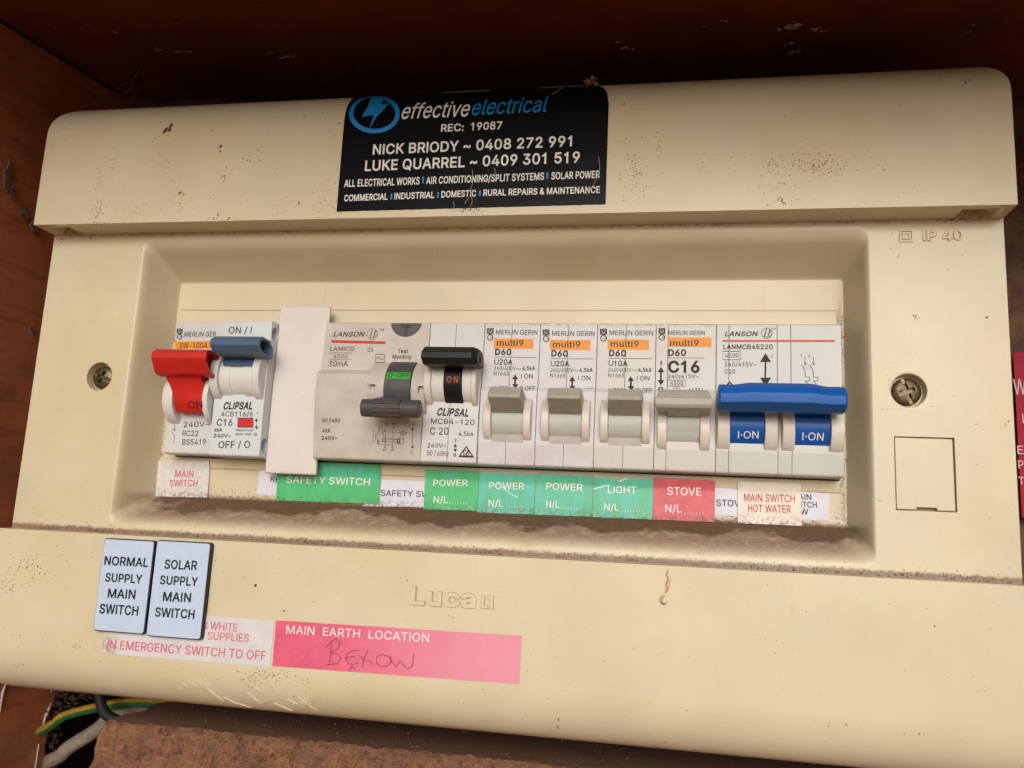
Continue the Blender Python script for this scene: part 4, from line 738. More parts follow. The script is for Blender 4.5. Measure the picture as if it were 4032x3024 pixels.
  ('l','floor',[(27.75,-12.16),(27.92,-12.15)],0.4,'white'),
  ('l','floor',[(28.73,-12.12),(28.9,-12.11)],0.4,'white'),
  ('l','floor',[(29.72,-12.08),(29.89,-12.07)],0.4,'white'),
  ('l','floor',[(30.7,-12.03),(30.87,-12.02)],0.4,'white'),
  ('l','floor',[(31.68,-11.99),(31.85,-11.98)],0.4,'white'),
 ],
 's_light': [
  ('t','floor','LIGHT',40.08,-6.91,8.77,2.12,1.0,'white',0,0),
  ('t','floor','N/L',39.04,-12.17,4.59,2.02,-0.1,'white',0,0),
  ('l','floor',[(44.6,-12.3),(44.77,-12.29)],0.4,'white'),
  ('l','floor',[(45.46,-12.26),(45.63,-12.26)],0.4,'white'),
  ('l','floor',[(46.31,-12.22),(46.48,-12.22)],0.4,'white'),
  ('l','floor',[(47.17,-12.19),(47.34,-12.18)],0.4,'white'),
  ('l','floor',[(48.02,-12.15),(48.19,-12.14)],0.4,'white'),
  ('l','floor',[(48.87,-12.11),(49.04,-12.1)],0.4,'white'),
  ('l','floor',[(49.73,-12.07),(49.89,-12.06)],0.4,'white'),
  ('l','floor',[(45.99,-2.13),(43.68,-3.15),(40.31,-4.48),(37.77,-5.22),(35.56,-5.86)],0.45,'scratch'),
 ],
 's_stove_r': [
  ('t','floor','STOVE',58.19,-6.73,10.1,2.34,1.2,'white',0,0),
  ('t','floor','N/L',57.66,-11.98,4.87,2.25,1.2,'white',0,0),
  ('l','floor',[(63.48,-12.13),(63.64,-12.12)],0.4,'white'),
  ('l','floor',[(64.35,-12.09),(64.51,-12.08)],0.4,'white'),
  ('l','floor',[(65.22,-12.05),(65.38,-12.04)],0.4,'white'),
  ('l','floor',[(66.08,-12.01),(66.25,-12.01)],0.4,'white'),
  ('l','floor',[(66.95,-11.97),(67.11,-11.97)],0.4,'white'),
  ('l','floor',[(67.81,-11.93),(67.98,-11.93)],0.4,'white'),
  ('l','floor',[(68.68,-11.9),(68.84,-11.89)],0.4,'white'),
 ],
 's_stove_w': [
  ('t','floor','STOV',72.81,-9.44,6.94,1.94,0.8,'ink',0,0),
 ],
 's_hw': [
  ('t','floor','MAIN SWITCH',80.87,-7.64,14.63,2.21,0.8,'deepred',0,0),
  ('t','floor','HOT WATER',82.08,-10.8,12.22,2.16,1.3,'deepred',0,0),
 ],
 's_hww': [
  ('t','floor','MAIN',94.72,-6.6,5.57,1.64,1.5,'ink',0,0),
  ('t','floor','SWITCH',93.99,-8.92,7.84,1.71,1.7,'ink',0,0),
  ('t','floor','HW',95.47,-10.88,3.92,1.63,1.3,'ink',0,0),
 ],
 's_plate1': [
  ('t','plate','NORMAL',-110.12,-36.03,14.82,2.52,0.5,'black',1,0),
  ('t','plate','SUPPLY',-109.12,-40.95,12.41,2.44,0.6,'black',1,0),
  ('t','plate','MAIN',-107.57,-45.61,9.26,2.56,0.8,'black',1,0),
  ('t','plate','SWITCH',-109.71,-50.3,12.98,2.66,0.5,'black',1,0),
 ],
 's_plate2': [
  ('t','plate','SOLAR',-89.88,-36.02,10.72,2.58,0.9,'black',1,0),
  ('t','plate','SUPPLY',-90.78,-40.64,12.42,2.47,0.8,'black',1,0),
  ('t','plate','MAIN',-89.13,-45.42,9.1,2.52,1.4,'black',1,0),
  ('t','plate','SWITCH',-91.18,-50.03,12.87,2.53,0.5,'black',1,0),
 ],
 's_emerg': [
  ('t','low','N WHITE',-76.65,-52.84,11.31,2.22,-0.2,'pinkred',0,0),
  ('t','low','E SUPPLIES',-76.97,-55.76,15.6,2.21,0.8,'pinkred',0,0),
  ('t','low','IN EMERGENCY SWITCH TO OFF',-106.91,-60.66,51.43,2.5,0.5,'pinkred',0,0),
 ],
 's_earth': [
  ('t','low','MAIN  EARTH  LOCATION',-49.84,-52.26,42.94,2.28,0.8,'white',0,0),
 ],
 's_earth_ink': [
  ('l','low',[(-35.83,-53.58),(-35.77,-56.62),(-35.88,-60.04)],0.24,'penink'),
  ('l','low',[(-37.16,-55.2),(-36.04,-53.59),(-34.44,-52.71),(-33.19,-53.58),(-33.58,-55.32),(-35.77,-56.62)],0.24,'penink'),
  ('l','low',[(-35.75,-56.81),(-33.66,-56.84),(-32.48,-57.89),(-33.42,-59.48),(-36.8,-60.04)],0.24,'penink'),
  ('l','low',[(-27.33,-55.43),(-29.2,-55.45),(-30.76,-56.63),(-31.12,-58.17),(-30.12,-59.23),(-28.46,-59.29),(-27.35,-58.72)],0.24,'penink'),
  ('l','low',[(-31.0,-57.71),(-28.24,-57.01)],0.24,'penink'),
  ('l','low',[(-27.02,-56.73),(-25.66,-58.14),(-25.94,-59.85)],0.24,'penink'),
  ('l','low',[(-24.68,-55.05),(-25.88,-57.97),(-24.03,-58.01),(-22.71,-59.04)],0.24,'penink'),
  ('l','low',[(-21.86,-56.91),(-20.5,-55.95),(-18.63,-56.3),(-17.52,-57.52),(-18.43,-58.9),(-20.44,-59.32),(-21.94,-58.42),(-21.86,-56.91)],0.24,'penink'),
  ('l','low',[(-18.04,-56.06),(-17.29,-57.88),(-15.99,-58.9),(-14.89,-57.33),(-14.02,-58.19),(-12.53,-59.31),(-11.2,-58.16),(-11.21,-55.18)],0.24,'penink'),
  ('l','low',[(-29.94,-61.29),(-29.04,-59.71),(-27.94,-60.57)],0.24,'penink'),
 ],
 'lucall': [
  ('t','low','Luca',-13.19,-41.55,19.18,4.55,0.6,'cream',2,0),
  ('p','low',[(7.4,-38.24),(8.19,-38.23),(8.25,-40.74),(9.44,-40.74),(9.47,-41.41),(7.5,-41.43)],'cream'),
  ('p','low',[(10.79,-38.03),(10.97,-41.43),(10.11,-41.44),(9.97,-38.83),(8.94,-38.82),(8.9,-38.07)],'cream'),
 ],
 'ip': [
  ('l','panel',[(122.95,71.02),(126.18,70.96),(126.09,67.8),(122.86,67.85),(122.95,71.02)],0.35,'cream'),
  ('l','panel',[(123.74,70.21),(125.35,70.19),(125.3,68.6),(123.69,68.63),(123.74,70.21)],0.35,'cream'),
  ('t','panel','IP 40',129.0,67.98,10.59,2.92,0.1,'cream',0,0),
 ],
 's_hood': [
  ('t','hood','effective',-26.84,107.07,22.18,5.99,-0.2,'white',0,1),
  ('t','hood','electrical',-3.93,107.31,23.82,5.95,0.2,'skyblue',0,1),
  ('t','hood','REC:',-13.47,102.19,7.33,2.41,-0.2,'white',1,0),
  ('t','hood','19087',-3.85,102.25,9.9,2.48,-0.1,'white',1,0),
  ('t','hood','NICK BRIODY ~ 0408 272 991',-35.4,95.34,63.38,3.3,0.4,'white',1,0),
  ('t','hood','LUKE QUARREL ~ 0409 301 519',-37.57,89.89,68.12,3.37,0.5,'white',1,0),
  ('t','hood','ALL ELECTRICAL WORKS',-44.04,84.72,24.81,2.31,0.4,'white',1,0),
  ('t','hood','AIR CONDITIONING/SPLIT SYSTEMS',-17.14,84.91,37.04,2.25,0.5,'white',1,0),
  ('t','hood','SOLAR POWER',22.09,85.28,14.63,2.2,0.2,'white',1,0),
  ('t','hood','COMMERCIAL',-43.62,79.92,14.33,2.07,0.8,'white',1,0),
  ('t','hood','INDUSTRIAL',-27.08,80.14,12.91,2.04,0.6,'white',1,0),
  ('t','hood','DOMESTIC',-11.92,80.35,10.99,2.02,0.6,'white',1,0),
  ('t','hood','RURAL REPAIRS & MAINTENANCE',1.36,80.54,35.51,1.98,0.1,'white',1,0),
  ('l','hood',[(-18.14,85.17),(-18.2,87.35)],0.55,'skyblue'),
  ('l','hood',[(20.86,85.45),(20.86,87.57)],0.55,'skyblue'),
  ('l','hood',[(-28.07,80.17),(-28.12,81.99)],0.55,'skyblue'),
  ('l','hood',[(-13.02,80.33),(-13.05,82.13)],0.55,'skyblue'),
  ('l','hood',[(0.24,80.52),(0.22,82.31)],0.55,'skyblue'),
  ('l','hood',[(-28.26,109.06),(-28.21,108.21),(-28.32,107.41),(-28.57,106.66),(-28.96,105.97),(-29.47,105.35),(-30.09,104.8),(-30.81,104.32),(-31.62,103.92),(-32.5,103.62),(-33.44,103.41),(-34.43,103.3),(-35.44,103.29),(-36.46,103.38),(-37.47,103.58),(-38.46,103.87),(-39.4,104.25),(-40.29,104.72),(-41.1,105.27),(-41.83,105.89),(-42.46,106.57),(-42.99,107.32),(-43.43,108.12),(-43.75,108.98),(-43.97,109.88),(-44.09,110.81),(-44.09,111.76),(-44.0,112.72),(-43.8,113.68),(-43.51,114.62),(-43.14,115.54),(-42.68,116.41),(-42.14,117.21),(-41.5,117.89),(-40.76,118.42),(-39.86,118.71),(-38.82,118.71),(-37.64,118.42),(-36.38,117.9),(-35.11,117.22),(-33.89,116.42),(-32.74,115.56),(-31.69,114.65),(-30.76,113.71),(-29.96,112.76),(-29.31,111.81),(-28.81,110.87),(-28.45,109.95),(-28.26,109.06)],1.5,'skyblue'),
  ('p','hood',[(-39.14,118.89),(-34.85,118.57),(-34.58,113.32),(-32.01,113.82),(-33.84,109.72),(-34.74,108.97),(-37.13,104.21),(-36.05,109.04),(-40.22,108.36),(-38.96,111.72)],'skyblue'),
 ],
 's_red': [
  ('t','wall','W',172.88,33.67,4.0,5.21,1.1,'labelwhite',0,0),
  ('t','wall','I',175.1,23.88,0.41,3.14,1.4,'labelwhite',0,0),
  ('t','wall','E',173.04,13.46,1.8,2.82,0.3,'labelwhite',0,0),
  ('t','wall','P',173.11,8.59,1.64,2.69,2.1,'labelwhite',0,0),
  ('t','wall','T',172.95,3.23,1.74,2.56,2.3,'labelwhite',0,0),
 ],
 'rust': [
  ('l','low',[(58.68,-28.22),(58.29,-29.32),(58.78,-30.51),(58.27,-31.88),(58.49,-33.34),(58.1,-34.3)],0.6,'rust'),
  ('l','low',[(59.39,-30.47),(59.01,-31.83),(58.9,-33.52)],0.25,'rust'),
  ('l','low',[(58.75,-36.36),(58.57,-36.69),(58.29,-36.95),(57.94,-37.1),(57.56,-37.12),(57.21,-37.02),(56.92,-36.8),(56.72,-36.49),(56.65,-36.13),(56.71,-35.76),(56.89,-35.43),(57.17,-35.17),(57.52,-35.02),(57.9,-35.0),(58.25,-35.1)],0.3,'rust'),
  ('l','low',[(57.58,-35.27),(57.06,-36.24),(57.35,-37.15),(58.16,-37.23)],0.5,'rust'),
 ],
}
SPECKS = [
 ('hood',-107.79,107.96,0.72,0.57,10,0.8,2),
 ('hood',-109.42,106.35,0.72,0.54,10,0.9,2),
 ('hood',-88.53,99.69,0.69,1.14,4,0.7,2),
 ('hood',-89.33,96.62,0.81,1.41,7,0.3,1),
 ('hood',-85.45,89.48,0.4,1.96,6,0.5,2),
 ('hood',-101.25,84.07,0.59,0.78,4,0.55,2),
 ('hood',-103.62,86.66,1.76,2.26,10,0.3,1),
 ('hood',-87.47,74.99,1.71,0.22,5,0.6,2),
 ('hood',-86.64,76.62,0.46,0.66,3,0.5,2),
 ('hood',-132.8,90.35,1.35,3.48,26,0.28,1),
 ('hood',-131.1,78.89,1.33,3.42,50,0.3,1),
 ('hood',-127.53,95.95,1.09,2.61,28,0.28,1),
 ('hood',-109.98,97.06,2.97,3.46,40,0.25,0),
 ('hood',-107.82,94.14,1.48,3.43,20,0.3,1),
 ('hood',-100.65,79.31,3.2,2.52,50,0.25,0),
 ('hood',-77.37,96.19,1.71,1.69,14,0.35,2),
 ('hood',-75.4,98.92,0.68,0.45,4,0.3,2),
 ('hood',-68.0,90.16,0.45,0.77,4,0.4,2),
 ('hood',-59.09,79.7,0.55,0.97,5,0.4,2),
 ('hood',-60.28,110.6,1.7,0.83,8,0.4,1),
 ('hood',-114.71,113.8,0.94,0.7,3,0.4,1),
 ('hood',-92.31,106.21,0.46,0.35,2,0.4,2),
 ('hood',-119.29,78.06,4.76,2.26,34,0.28,0),
 ('hood',-115.87,79.1,2.37,3.39,26,0.25,0),
 ('hood',-130.13,74.34,3.62,0.46,12,0.3,1),
 ('hood',-65.58,77.41,2.76,1.63,20,0.25,1),
 ('hood',-47.73,106.73,0.44,0.28,2,0.4,1),
 ('hood',-52.69,119.31,1.86,4.81,9,0.35,1),
 ('hood',-148.51,108.88,1.59,1.23,14,0.25,0),
 ('hood',-67.33,75.55,1.11,1.09,8,0.25,1),
 ('hood',-79.47,79.37,0.56,3.3,14,0.25,0),
 ('hood',-48.39,77.56,4.86,2.15,40,0.25,1),
 ('hood',-83.19,92.2,1.72,1.12,8,0.25,0),
 ('hood',-88.91,82.35,1.72,1.67,14,0.25,0),
 ('hood',-49.81,81.35,2.17,1.63,14,0.3,1),
 ('hood',-48.97,84.03,3.25,1.63,14,0.3,0),
 ('hood',43.16,109.05,0.33,0.34,3,0.35,2),
 ('hood',102.99,107.92,0.15,0.19,1,0.5,2),
 ('hood',141.97,95.58,0.14,0.16,1,0.5,2),
 ('hood',138.54,111.9,0.58,0.45,3,0.5,1),
 ('hood',140.19,112.38,0.39,0.23,2,0.4,1),
 ('hood',96.98,88.65,10.14,3.43,110,0.26,1),
 ('hood',98.75,87.45,3.05,1.71,40,0.35,1),
 ('hood',101.77,85.37,4.04,1.01,30,0.35,1),
 ('hood',87.92,80.96,3.09,1.7,26,0.3,1),
 ('hood',88.93,76.4,2.3,1.13,22,0.32,2),
 ('hood',86.91,86.7,3.11,2.3,30,0.28,1),
 ('hood',54.03,95.46,0.77,3.58,20,0.3,1),
 ('hood',44.33,96.74,1.11,1.2,10,0.35,1),
 ('hood',47.89,86.79,1.65,3.55,30,0.32,1),
 ('hood',45.74,84.5,3.3,4.73,44,0.3,1),
 ('hood',44.23,78.66,1.1,1.47,8,0.35,2),
 ('hood',46.16,89.81,0.78,1.19,7,0.3,1),
 ('hood',66.3,91.46,2.69,2.35,12,0.25,1),
 ('hood',124.93,78.26,2.91,1.1,8,0.3,1),
 ('hood',133.19,66.65,0.15,0.16,1,0.1,1),
 ('panel',-139.96,72.7,0.88,0.82,7,0.5,2),
 ('panel',-151.65,72.59,1.59,0.47,6,0.5,1),
 ('panel',-143.07,72.46,0.38,0.35,2,0.3,1),
 ('panel',137.1,74.15,2.97,0.33,24,0.5,2),
 ('panel',145.46,73.53,4.88,0.45,14,0.3,1),
 ('panel',120.35,68.91,0.31,3.41,8,0.3,1),
 ('panel',122.24,63.8,0.51,0.84,5,0.3,1),
 ('panel',126.37,45.28,0.67,0.59,7,0.5,1),
 ('panel',144.77,45.23,0.95,0.24,3,0.7,1),
 ('panel',135.68,22.92,0.17,0.19,1,0.6,1),
 ('panel',118.73,26.03,0.66,1.92,10,0.35,1),
 ('panel',119.43,18.88,2.64,0.28,9,0.3,1),
 ('panel',140.93,15.18,0.22,0.18,1,0.5,1),
 ('panel',148.51,14.82,0.42,0.55,4,0.5,1),
 ('panel',140.6,3.97,0.17,0.19,1,0.5,1),
 ('panel',147.27,-7.46,0.21,0.18,1,0.4,1),
 ('panel',115.28,-6.72,0.35,0.23,2,0.4,1),
 ('low',-61.05,-39.44,0.23,0.21,1,1.0,3),
 ('low',-74.51,-32.69,0.27,0.61,4,0.4,1),
 ('low',-75.46,-43.22,0.2,0.12,1,0.5,1),
 ('low',-51.37,-45.98,0.32,0.17,2,0.4,1),
 ('low',-70.89,-36.33,0.4,0.24,2,0.3,0),
 ('low',-14.55,-35.31,0.09,0.08,1,0.7,3),
 ('low',-12.69,-37.12,0.08,0.08,1,0.7,3),
 ('low',-0.54,-44.58,0.08,0.07,1,0.7,3),
 ('low',12.1,-35.24,0.08,0.08,1,0.5,1),
 ('low',20.3,-44.6,0.23,0.37,2,0.4,1),
 ('low',22.1,-52.83,0.11,0.11,1,0.5,1),
 ('low',-51.25,-45.98,0.43,0.2,2,0.4,1),
 ('low',-42.52,-42.99,0.17,0.11,1,0.4,1),
 ('low',-137.3,-37.79,6.27,3.09,70,0.4,1),
 ('low',-145.48,-43.32,1.81,1.54,16,0.4,1),
 ('low',-142.76,-45.87,1.35,1.53,12,0.4,2),
 ('low',-133.67,-43.39,7.1,2.3,18,0.3,1),
 ('low',-143.43,-57.82,1.34,1.51,5,0.3,1),
 ('low',-138.02,-68.23,2.74,0.66,10,0.3,0),
 ('low',-137.57,-60.44,0.53,2.25,4,0.4,1),
 ('low',-116.69,-61.19,3.01,1.11,24,0.3,0),
 ('low',-54.21,-64.11,7.07,1.29,90,0.32,2),
 ('low',-59.83,-66.41,3.21,1.19,26,0.35,2),
 ('low',-44.47,-70.04,4.77,3.1,50,0.28,1),
 ('low',125.59,-38.25,0.48,0.37,1,1.15,3),
 ('low',103.76,-63.85,0.61,0.88,2,0.7,1),
 ('low',99.77,-63.7,0.37,0.38,2,0.5,1),
 ('low',29.69,-72.02,0.57,0.81,2,0.9,1),
 ('low',64.21,-63.96,0.33,0.2,1,0.6,2),
 ('low',58.64,-73.03,0.54,0.42,3,0.5,1),
 ('low',121.25,-64.77,0.35,0.25,1,0.5,1),
]
GOUGES = [(-82.11, -69.01, -80.84, -69.82, 0.32), (-80.95, -67.38, -78.35, -69.7, 0.26), (-79.27, -67.34, -77.6, -69.86, 0.23), (-77.59, -67.3, -75.78, -69.69, 0.23), (-76.07, -67.17, -73.9, -69.74, 0.26), (-74.79, -67.06, -72.94, -69.44, 0.19), (-84.14, -70.56, -82.78, -71.68, 0.19), (-74.45, -69.95, -70.57, -74.06, 0.58), (-70.12, -72.36, -66.77, -74.49, 0.45), (-67.14, -74.2, -62.77, -75.63, 0.45), (-61.58, -70.25, -58.29, -73.87, 0.52), (-59.55, -68.09, -57.47, -69.33, 0.32), (-54.25, -66.11, -52.33, -69.83, 0.52), (-54.1, -72.81, -49.48, -75.39, 0.45), (-49.81, -71.23, -46.24, -72.7, 0.32), (-45.86, -69.87, -41.21, -74.38, 0.26), (-47.15, -68.56, -44.81, -72.44, 0.19), (-45.04, -68.74, -42.6, -72.21, 0.19), (-43.21, -68.89, -41.29, -72.43, 0.19), (-48.73, -68.44, -47.31, -69.63, 0.19), (-60.15, -74.07, -53.13, -71.55, 0.19)]
CRUMBS = [(-133.5, 4.8, 3), (-126.6, 7.3, 3), (-122.2, 7.0, 2.5), (-89.2, 8.1, 2.6), (-85.6, 12.3, 3), (-82.1, 11.3, 2), (39.4, 3.6, 2), (40.4, 8.8, 2.5), (43.0, 9.7, 2), (92.6, -5.2, 4), (95.1, -6.0, 4), (102.1, -3.0, 3), (103.8, -2.0, 2), (94.8, 5.6, 2.5), (97.0, 12.7, 3.5), (145.7, -4.4, 1.5), (146.7, -0.2, 1.5), (-162.6, -15.9, 1.5), (-147.6, -15.2, 1.5), (-141.3, -9.4, 2), (-79.4, 33.6, 1.5), (-117.0, 31.9, 2), (73.0, -9.4, 2), (67.7, -6.1, 1.2), (-140.2, 11.6, 1), (-110.2, -19.0, 1)]
# ------------------------------------------------------------ lettering: one flat mesh per thing, laid on the surface
_fc = {}
from mathutils.geometry import tessellate_polygon
def _area(p): return sum(p[i][0] * p[(i + 1) % len(p)][1] - p[(i + 1) % len(p)][0] * p[i][1] for i in range(len(p))) / 2
def _grow(p, d):
    """offset a closed outline outwards by d (holes shrink, as their winding is opposite)"""
    n = len(p); out = []
    for i in range(n):
        a_, b_, c_ = Vector(p[i - 1]), Vector(p[i]), Vector(p[(i + 1) % n]); e1 = (b_ - a_); e2 = (c_ - b_)
        if e1.length < 1e-9 or e2.length < 1e-9: out.append(tuple(b_)); continue
        n1 = Vector((-e1.y, e1.x)).normalized(); n2 = Vector((-e2.y, e2.x)).normalized(); m_ = (n1 + n2)
        if m_.length < 1e-6: out.append(tuple(b_)); continue
        m_.normalize(); k = min(1.8, 1 / max(.3, m_.dot(n1))); out.append(tuple(b_ + m_ * d * k))
    return out
GLYPHS['I'] = (178, ['58 0 58 509 120 509 120 0'])
GLYPHS['1'] = (420, ['250 0 250 509 190 509 176 465 140 430 80 412 80 362 150 372 188 395 188 0'])
GLYPHS['|'] = GLYPHS['I']
_gl = {}
for _c, (_adv, _cs) in GLYPHS.items():
    cs = []
    for t_ in _cs:
        v_ = [int(q) for q in t_.split()]; cs.append([(v_[i], v_[i + 1]) for i in range(0, len(v_), 2)])
    big = max(cs, key=lambda p: abs(_area(p)))
    if _area(big) < 0: cs = [p[::-1] for p in cs]
    _gl[_c] = (_adv, cs)
from mathutils.geometry import delaunay_2d_cdt
_shape = {}
def glyph_shape(ch, off):
    """triangles of the union of a glyph's (overlapping) outlines, made heavier by off"""
    if (ch, off) in _shape: return _shape[(ch, off)]
    loops = [_grow(p, -off) for p in _gl[ch][1]]; V = []; E_ = []
    for p in loops:
        b0 = len(V); V += [Vector(q) for q in p]; E_ += [(b0 + i, b0 + (i + 1) % len(p)) for i in range(len(p))]
    ov, oe, of, *_r = delaunay_2d_cdt(V, E_, [], 0, 0.01); tris = []
    for t in of:
        c = sum((ov[i] for i in t), Vector((0, 0))) / len(t); w = 0
        for p in loops:
            n = len(p)
            for i in range(n):
                x0, y0 = p[i]; x1, y1 = p[(i + 1) % n]
                if (y0 <= c.y) != (y1 <= c.y):
                    s_ = (x1 - x0) * (c.y - y0) - (c.x - x0) * (y1 - y0)
                    if y1 > y0 and s_ > 0: w += 1
                    elif y1 <= y0 and s_ < 0: w -= 1
        if w > 0: tris.append(tuple(t))
    _shape[(ch, off)] = ([tuple(q) for q in ov], tris); return _shape[(ch, off)]
def glyphs(txt, bold, ital):
    key = (txt, bold, ital)
    if key in _fc: return _fc[key]
    vs = []; fs = []; x = 0; off = {0: 5, 1: 17, 2: 30, 3: 52}[bold]
    for ch in txt:
        if ch == ' ': x += 200; continue
        P_, T_ = glyph_shape(ch, off); b = len(vs)
        used = sorted({i for t in T_ for i in t}); rm = {j: b + k for k, j in enumerate(used)}
        for j in used: vs.append((x + P_[j][0] + (P_[j][1] * .22 if ital else 0), P_[j][1], 0))
        fs += [tuple(rm[i] for i in t) for t in T_]
        x += _gl[ch][0] + off * .9
    _fc[key] = (vs, fs); return _fc[key]
CAP = None
def print_mesh(entries, dx=0.0, dz=0.0, lift=0.0, thick=False):
    global CAP
    if CAP is None:
        CAP = 511.0
    mats = []; mb = MB(); meta = []
    def mi(c):
        if c not in mats: mats.append(c)
        return mats.index(c)
    for e in entries:
        if e[0] == 't':
            _, s, txt, X, Z, W, H, ang, col, bo, it = e
            vs, fs = glyphs(txt, bo, it); x0 = min(v[0] for v in vs); x1 = max(v[0] for v in vs); a_ = math.radians(ang); ca, sa = math.cos(a_), math.sin(a_)
            pts = []
            for v in vs:
                u = (v[0] - x0) * W / (x1 - x0); w = v[1] * H / CAP; pts.append((X + u * ca - w * sa, Z + u * sa + w * ca, v[2] * .006))
            meta.append((s, pts, fs, mi(col), 0.075))
        elif e[0] == 'p':
            _, s, pts, col = e; meta.append((s, pts, [tuple(range(len(pts)))], mi(col), 0.035))
        else:
            _, s, pts, w, col = e; L = []; R = []
            for i in range(len(pts)):
                p = Vector(pts[i]); t = (Vector(pts[min(i + 1, len(pts) - 1)]) - Vector(pts[max(i - 1, 0)]))
                if i == 0 and pts[0] == pts[-1] and len(pts) > 2: t = Vector(pts[1]) - Vector(pts[-2])
                if i == len(pts) - 1 and pts[0] == pts[-1] and len(pts) > 2: t = Vector(pts[1]) - Vector(pts[-2])
                t = t.normalized(); nrm = Vector((-t.y, t.x)); k = w / 2
                if 0 < i < len(pts) - 1:
                    d1 = (p - Vector(pts[i - 1])).normalized(); d2 = (Vector(pts[i + 1]) - p).normalized(); c_ = max(0.35, math.cos(d1.angle(d2, 0) / 2)); k /= c_
                elif pts[0] == pts[-1] and len(pts) in (4, 5): k *= 1.41
                L.append(tuple(p + nrm * k)); R.append(tuple(p - nrm * k))
            n = len(pts); meta.append((s, L + R, [(i, i + 1, n + i + 1, n + i) for i in range(n - 1)], mi(col), 0.055))
    curved = {'hood': 0.8, 'low': 0.8, 'dmain': .5, 'drcd': .5, 'dclip': .5, 'dlan': .5}
    vs_all = []; fs_all = []; mi_all = []
    for s, pts, fs, m_, eps in meta:
        bm = bmesh.new(); pts = [q if len(q) == 3 else (q[0], q[1], 0) for q in pts]; bv = [bm.verts.new((x, k_, z)) for x, z, k_ in pts]
        for f in fs:
            try: bm.faces.new([bv[i] for i in f])
            except ValueError: pass
        zs = [q[1] for q in pts]; z0, z1 = min(zs), max(zs)
        cuts = []
        if s in curved and not (s == 'hood' and z1 < 105.5) and not (s == 'low' and z0 > -61): 
            k = math.ceil(z0 / curved[s]) * curved[s]
            while k < z1: cuts.append(k); k += curved[s]
        elif s in PROF: cuts = [z for z, _ in PROF[s] if z0 < z < z1] + ([51.4, -3.9] if s == 'floor' else [])
        for c in cuts:
            bmesh.ops.bisect_plane(bm, geom=bm.verts[:] + bm.edges[:] + bm.faces[:], plane_co=(0, 0, c), plane_no=(0, 0, 1))
        bm.verts.index_update(); b = len(vs_all)
        for v in bm.verts: vs_all.append((v.co.x + dx, surf(s, v.co.x, v.co.z) - eps - lift - v.co.y, v.co.z + dz))
        for f in bm.faces:
            ids = [b + v.index for v in f.verts]
            if f.normal.y > 0: ids.reverse()
            fs_all.append(tuple(ids)); mi_all.append(m_)
        bm.free()
    mb.v = vs_all; mb.f = fs_all; mb.mi = mi_all
    return mb, [PR[c] for c in mats]
def lettering(key, parent, name='lettering', dx=0, dz=0, lift=0.0, extrude=0.0, origin=None, ent=None):
    mb, ms = print_mesh(ent or PRINTS[key], dx, dz, lift)
    org = origin_of(parent)
    me = bpy.data.meshes.new(name); me.from_pydata([((x - org[0]) * MM, (y - org[1]) * MM, (z - org[2]) * MM) for x, y, z in mb.v], [], mb.f)
    for q in ms: me.materials.append(q)
    me.polygons.foreach_set('material_index', mb.mi); me.update()
    o = bpy.data.objects.new(name, me); COL.objects.link(o); o.parent = parent
    if extrude:
        s = o.modifiers.new('solid', 'SOLIDIFY'); s.thickness = extrude * MM; s.offset = 0
    return o

# ------------------------------------------------------------ the setting: niche in the wall, ground outside
def quadslab(name, pts, dirv, m, kind='structure', **kw):
    a_ = [tuple(p) for p in pts]; b_ = [tuple(Vector(p) + Vector(dirv)) for p in pts]
    return obj(name, MB().loft([a_, b_]), m, smth=False, kind=kind, **kw)
quadslab('ground', [(-60000, -80000, -1500), (60000, -80000, -1500), (60000, -90, -1500), (-60000, -90, -1500)], (0, 0, -100), M_GROUND)  # out of view, added to bounce warm light up into the niche
FRONT = -135  # niche depth out of view, extended so the soffit shades the top cover
# soffit (slightly out of level), one slab
so = MB(); nx, ny = 60, 16
def soff(x, y):
    t = (x + 181) / 360; return (160 - 18 * t) + (y - 50) * 0.12 + 0.5 * noise.noise(Vector((x * .05, y * .05, 3)))
vv = []
for i in range(nx + 1):
    for j in range(ny + 1):
        x = -181 + 440 * i / nx; y = FRONT + (51 - FRONT) * j / ny; vv.append((x, y, soff(x, y)))
for i in range(nx + 1):
    for j in range(ny + 1):
        x = -181 + 440 * i / nx; y = FRONT + (51 - FRONT) * j / ny; vv.append((x, y, 260))
n1 = ny + 1; ff = []; off = (nx + 1) * n1
for i in range(nx):
    for j in range(ny):
        a_ = i * n1 + j; ff.append((a_, a_ + 1, a_ + n1 + 1, a_ + n1)); ff.append((off + a_, off + a_ + n1, off + a_ + n1 + 1, off + a_ + 1))
for i in range(nx):
    for j in (0, ny): a_ = i * n1 + j; ff.append((a_, a_ + n1, off + a_ + n1, off + a_))
for j in range(ny):
    for i in (0, nx): a_ = i * n1 + j; ff.append((a_, a_ + 1, off + a_ + 1, off + a_))
so.add(vv, ff); obj('soffit', so, M_SOFFIT, kind='structure')
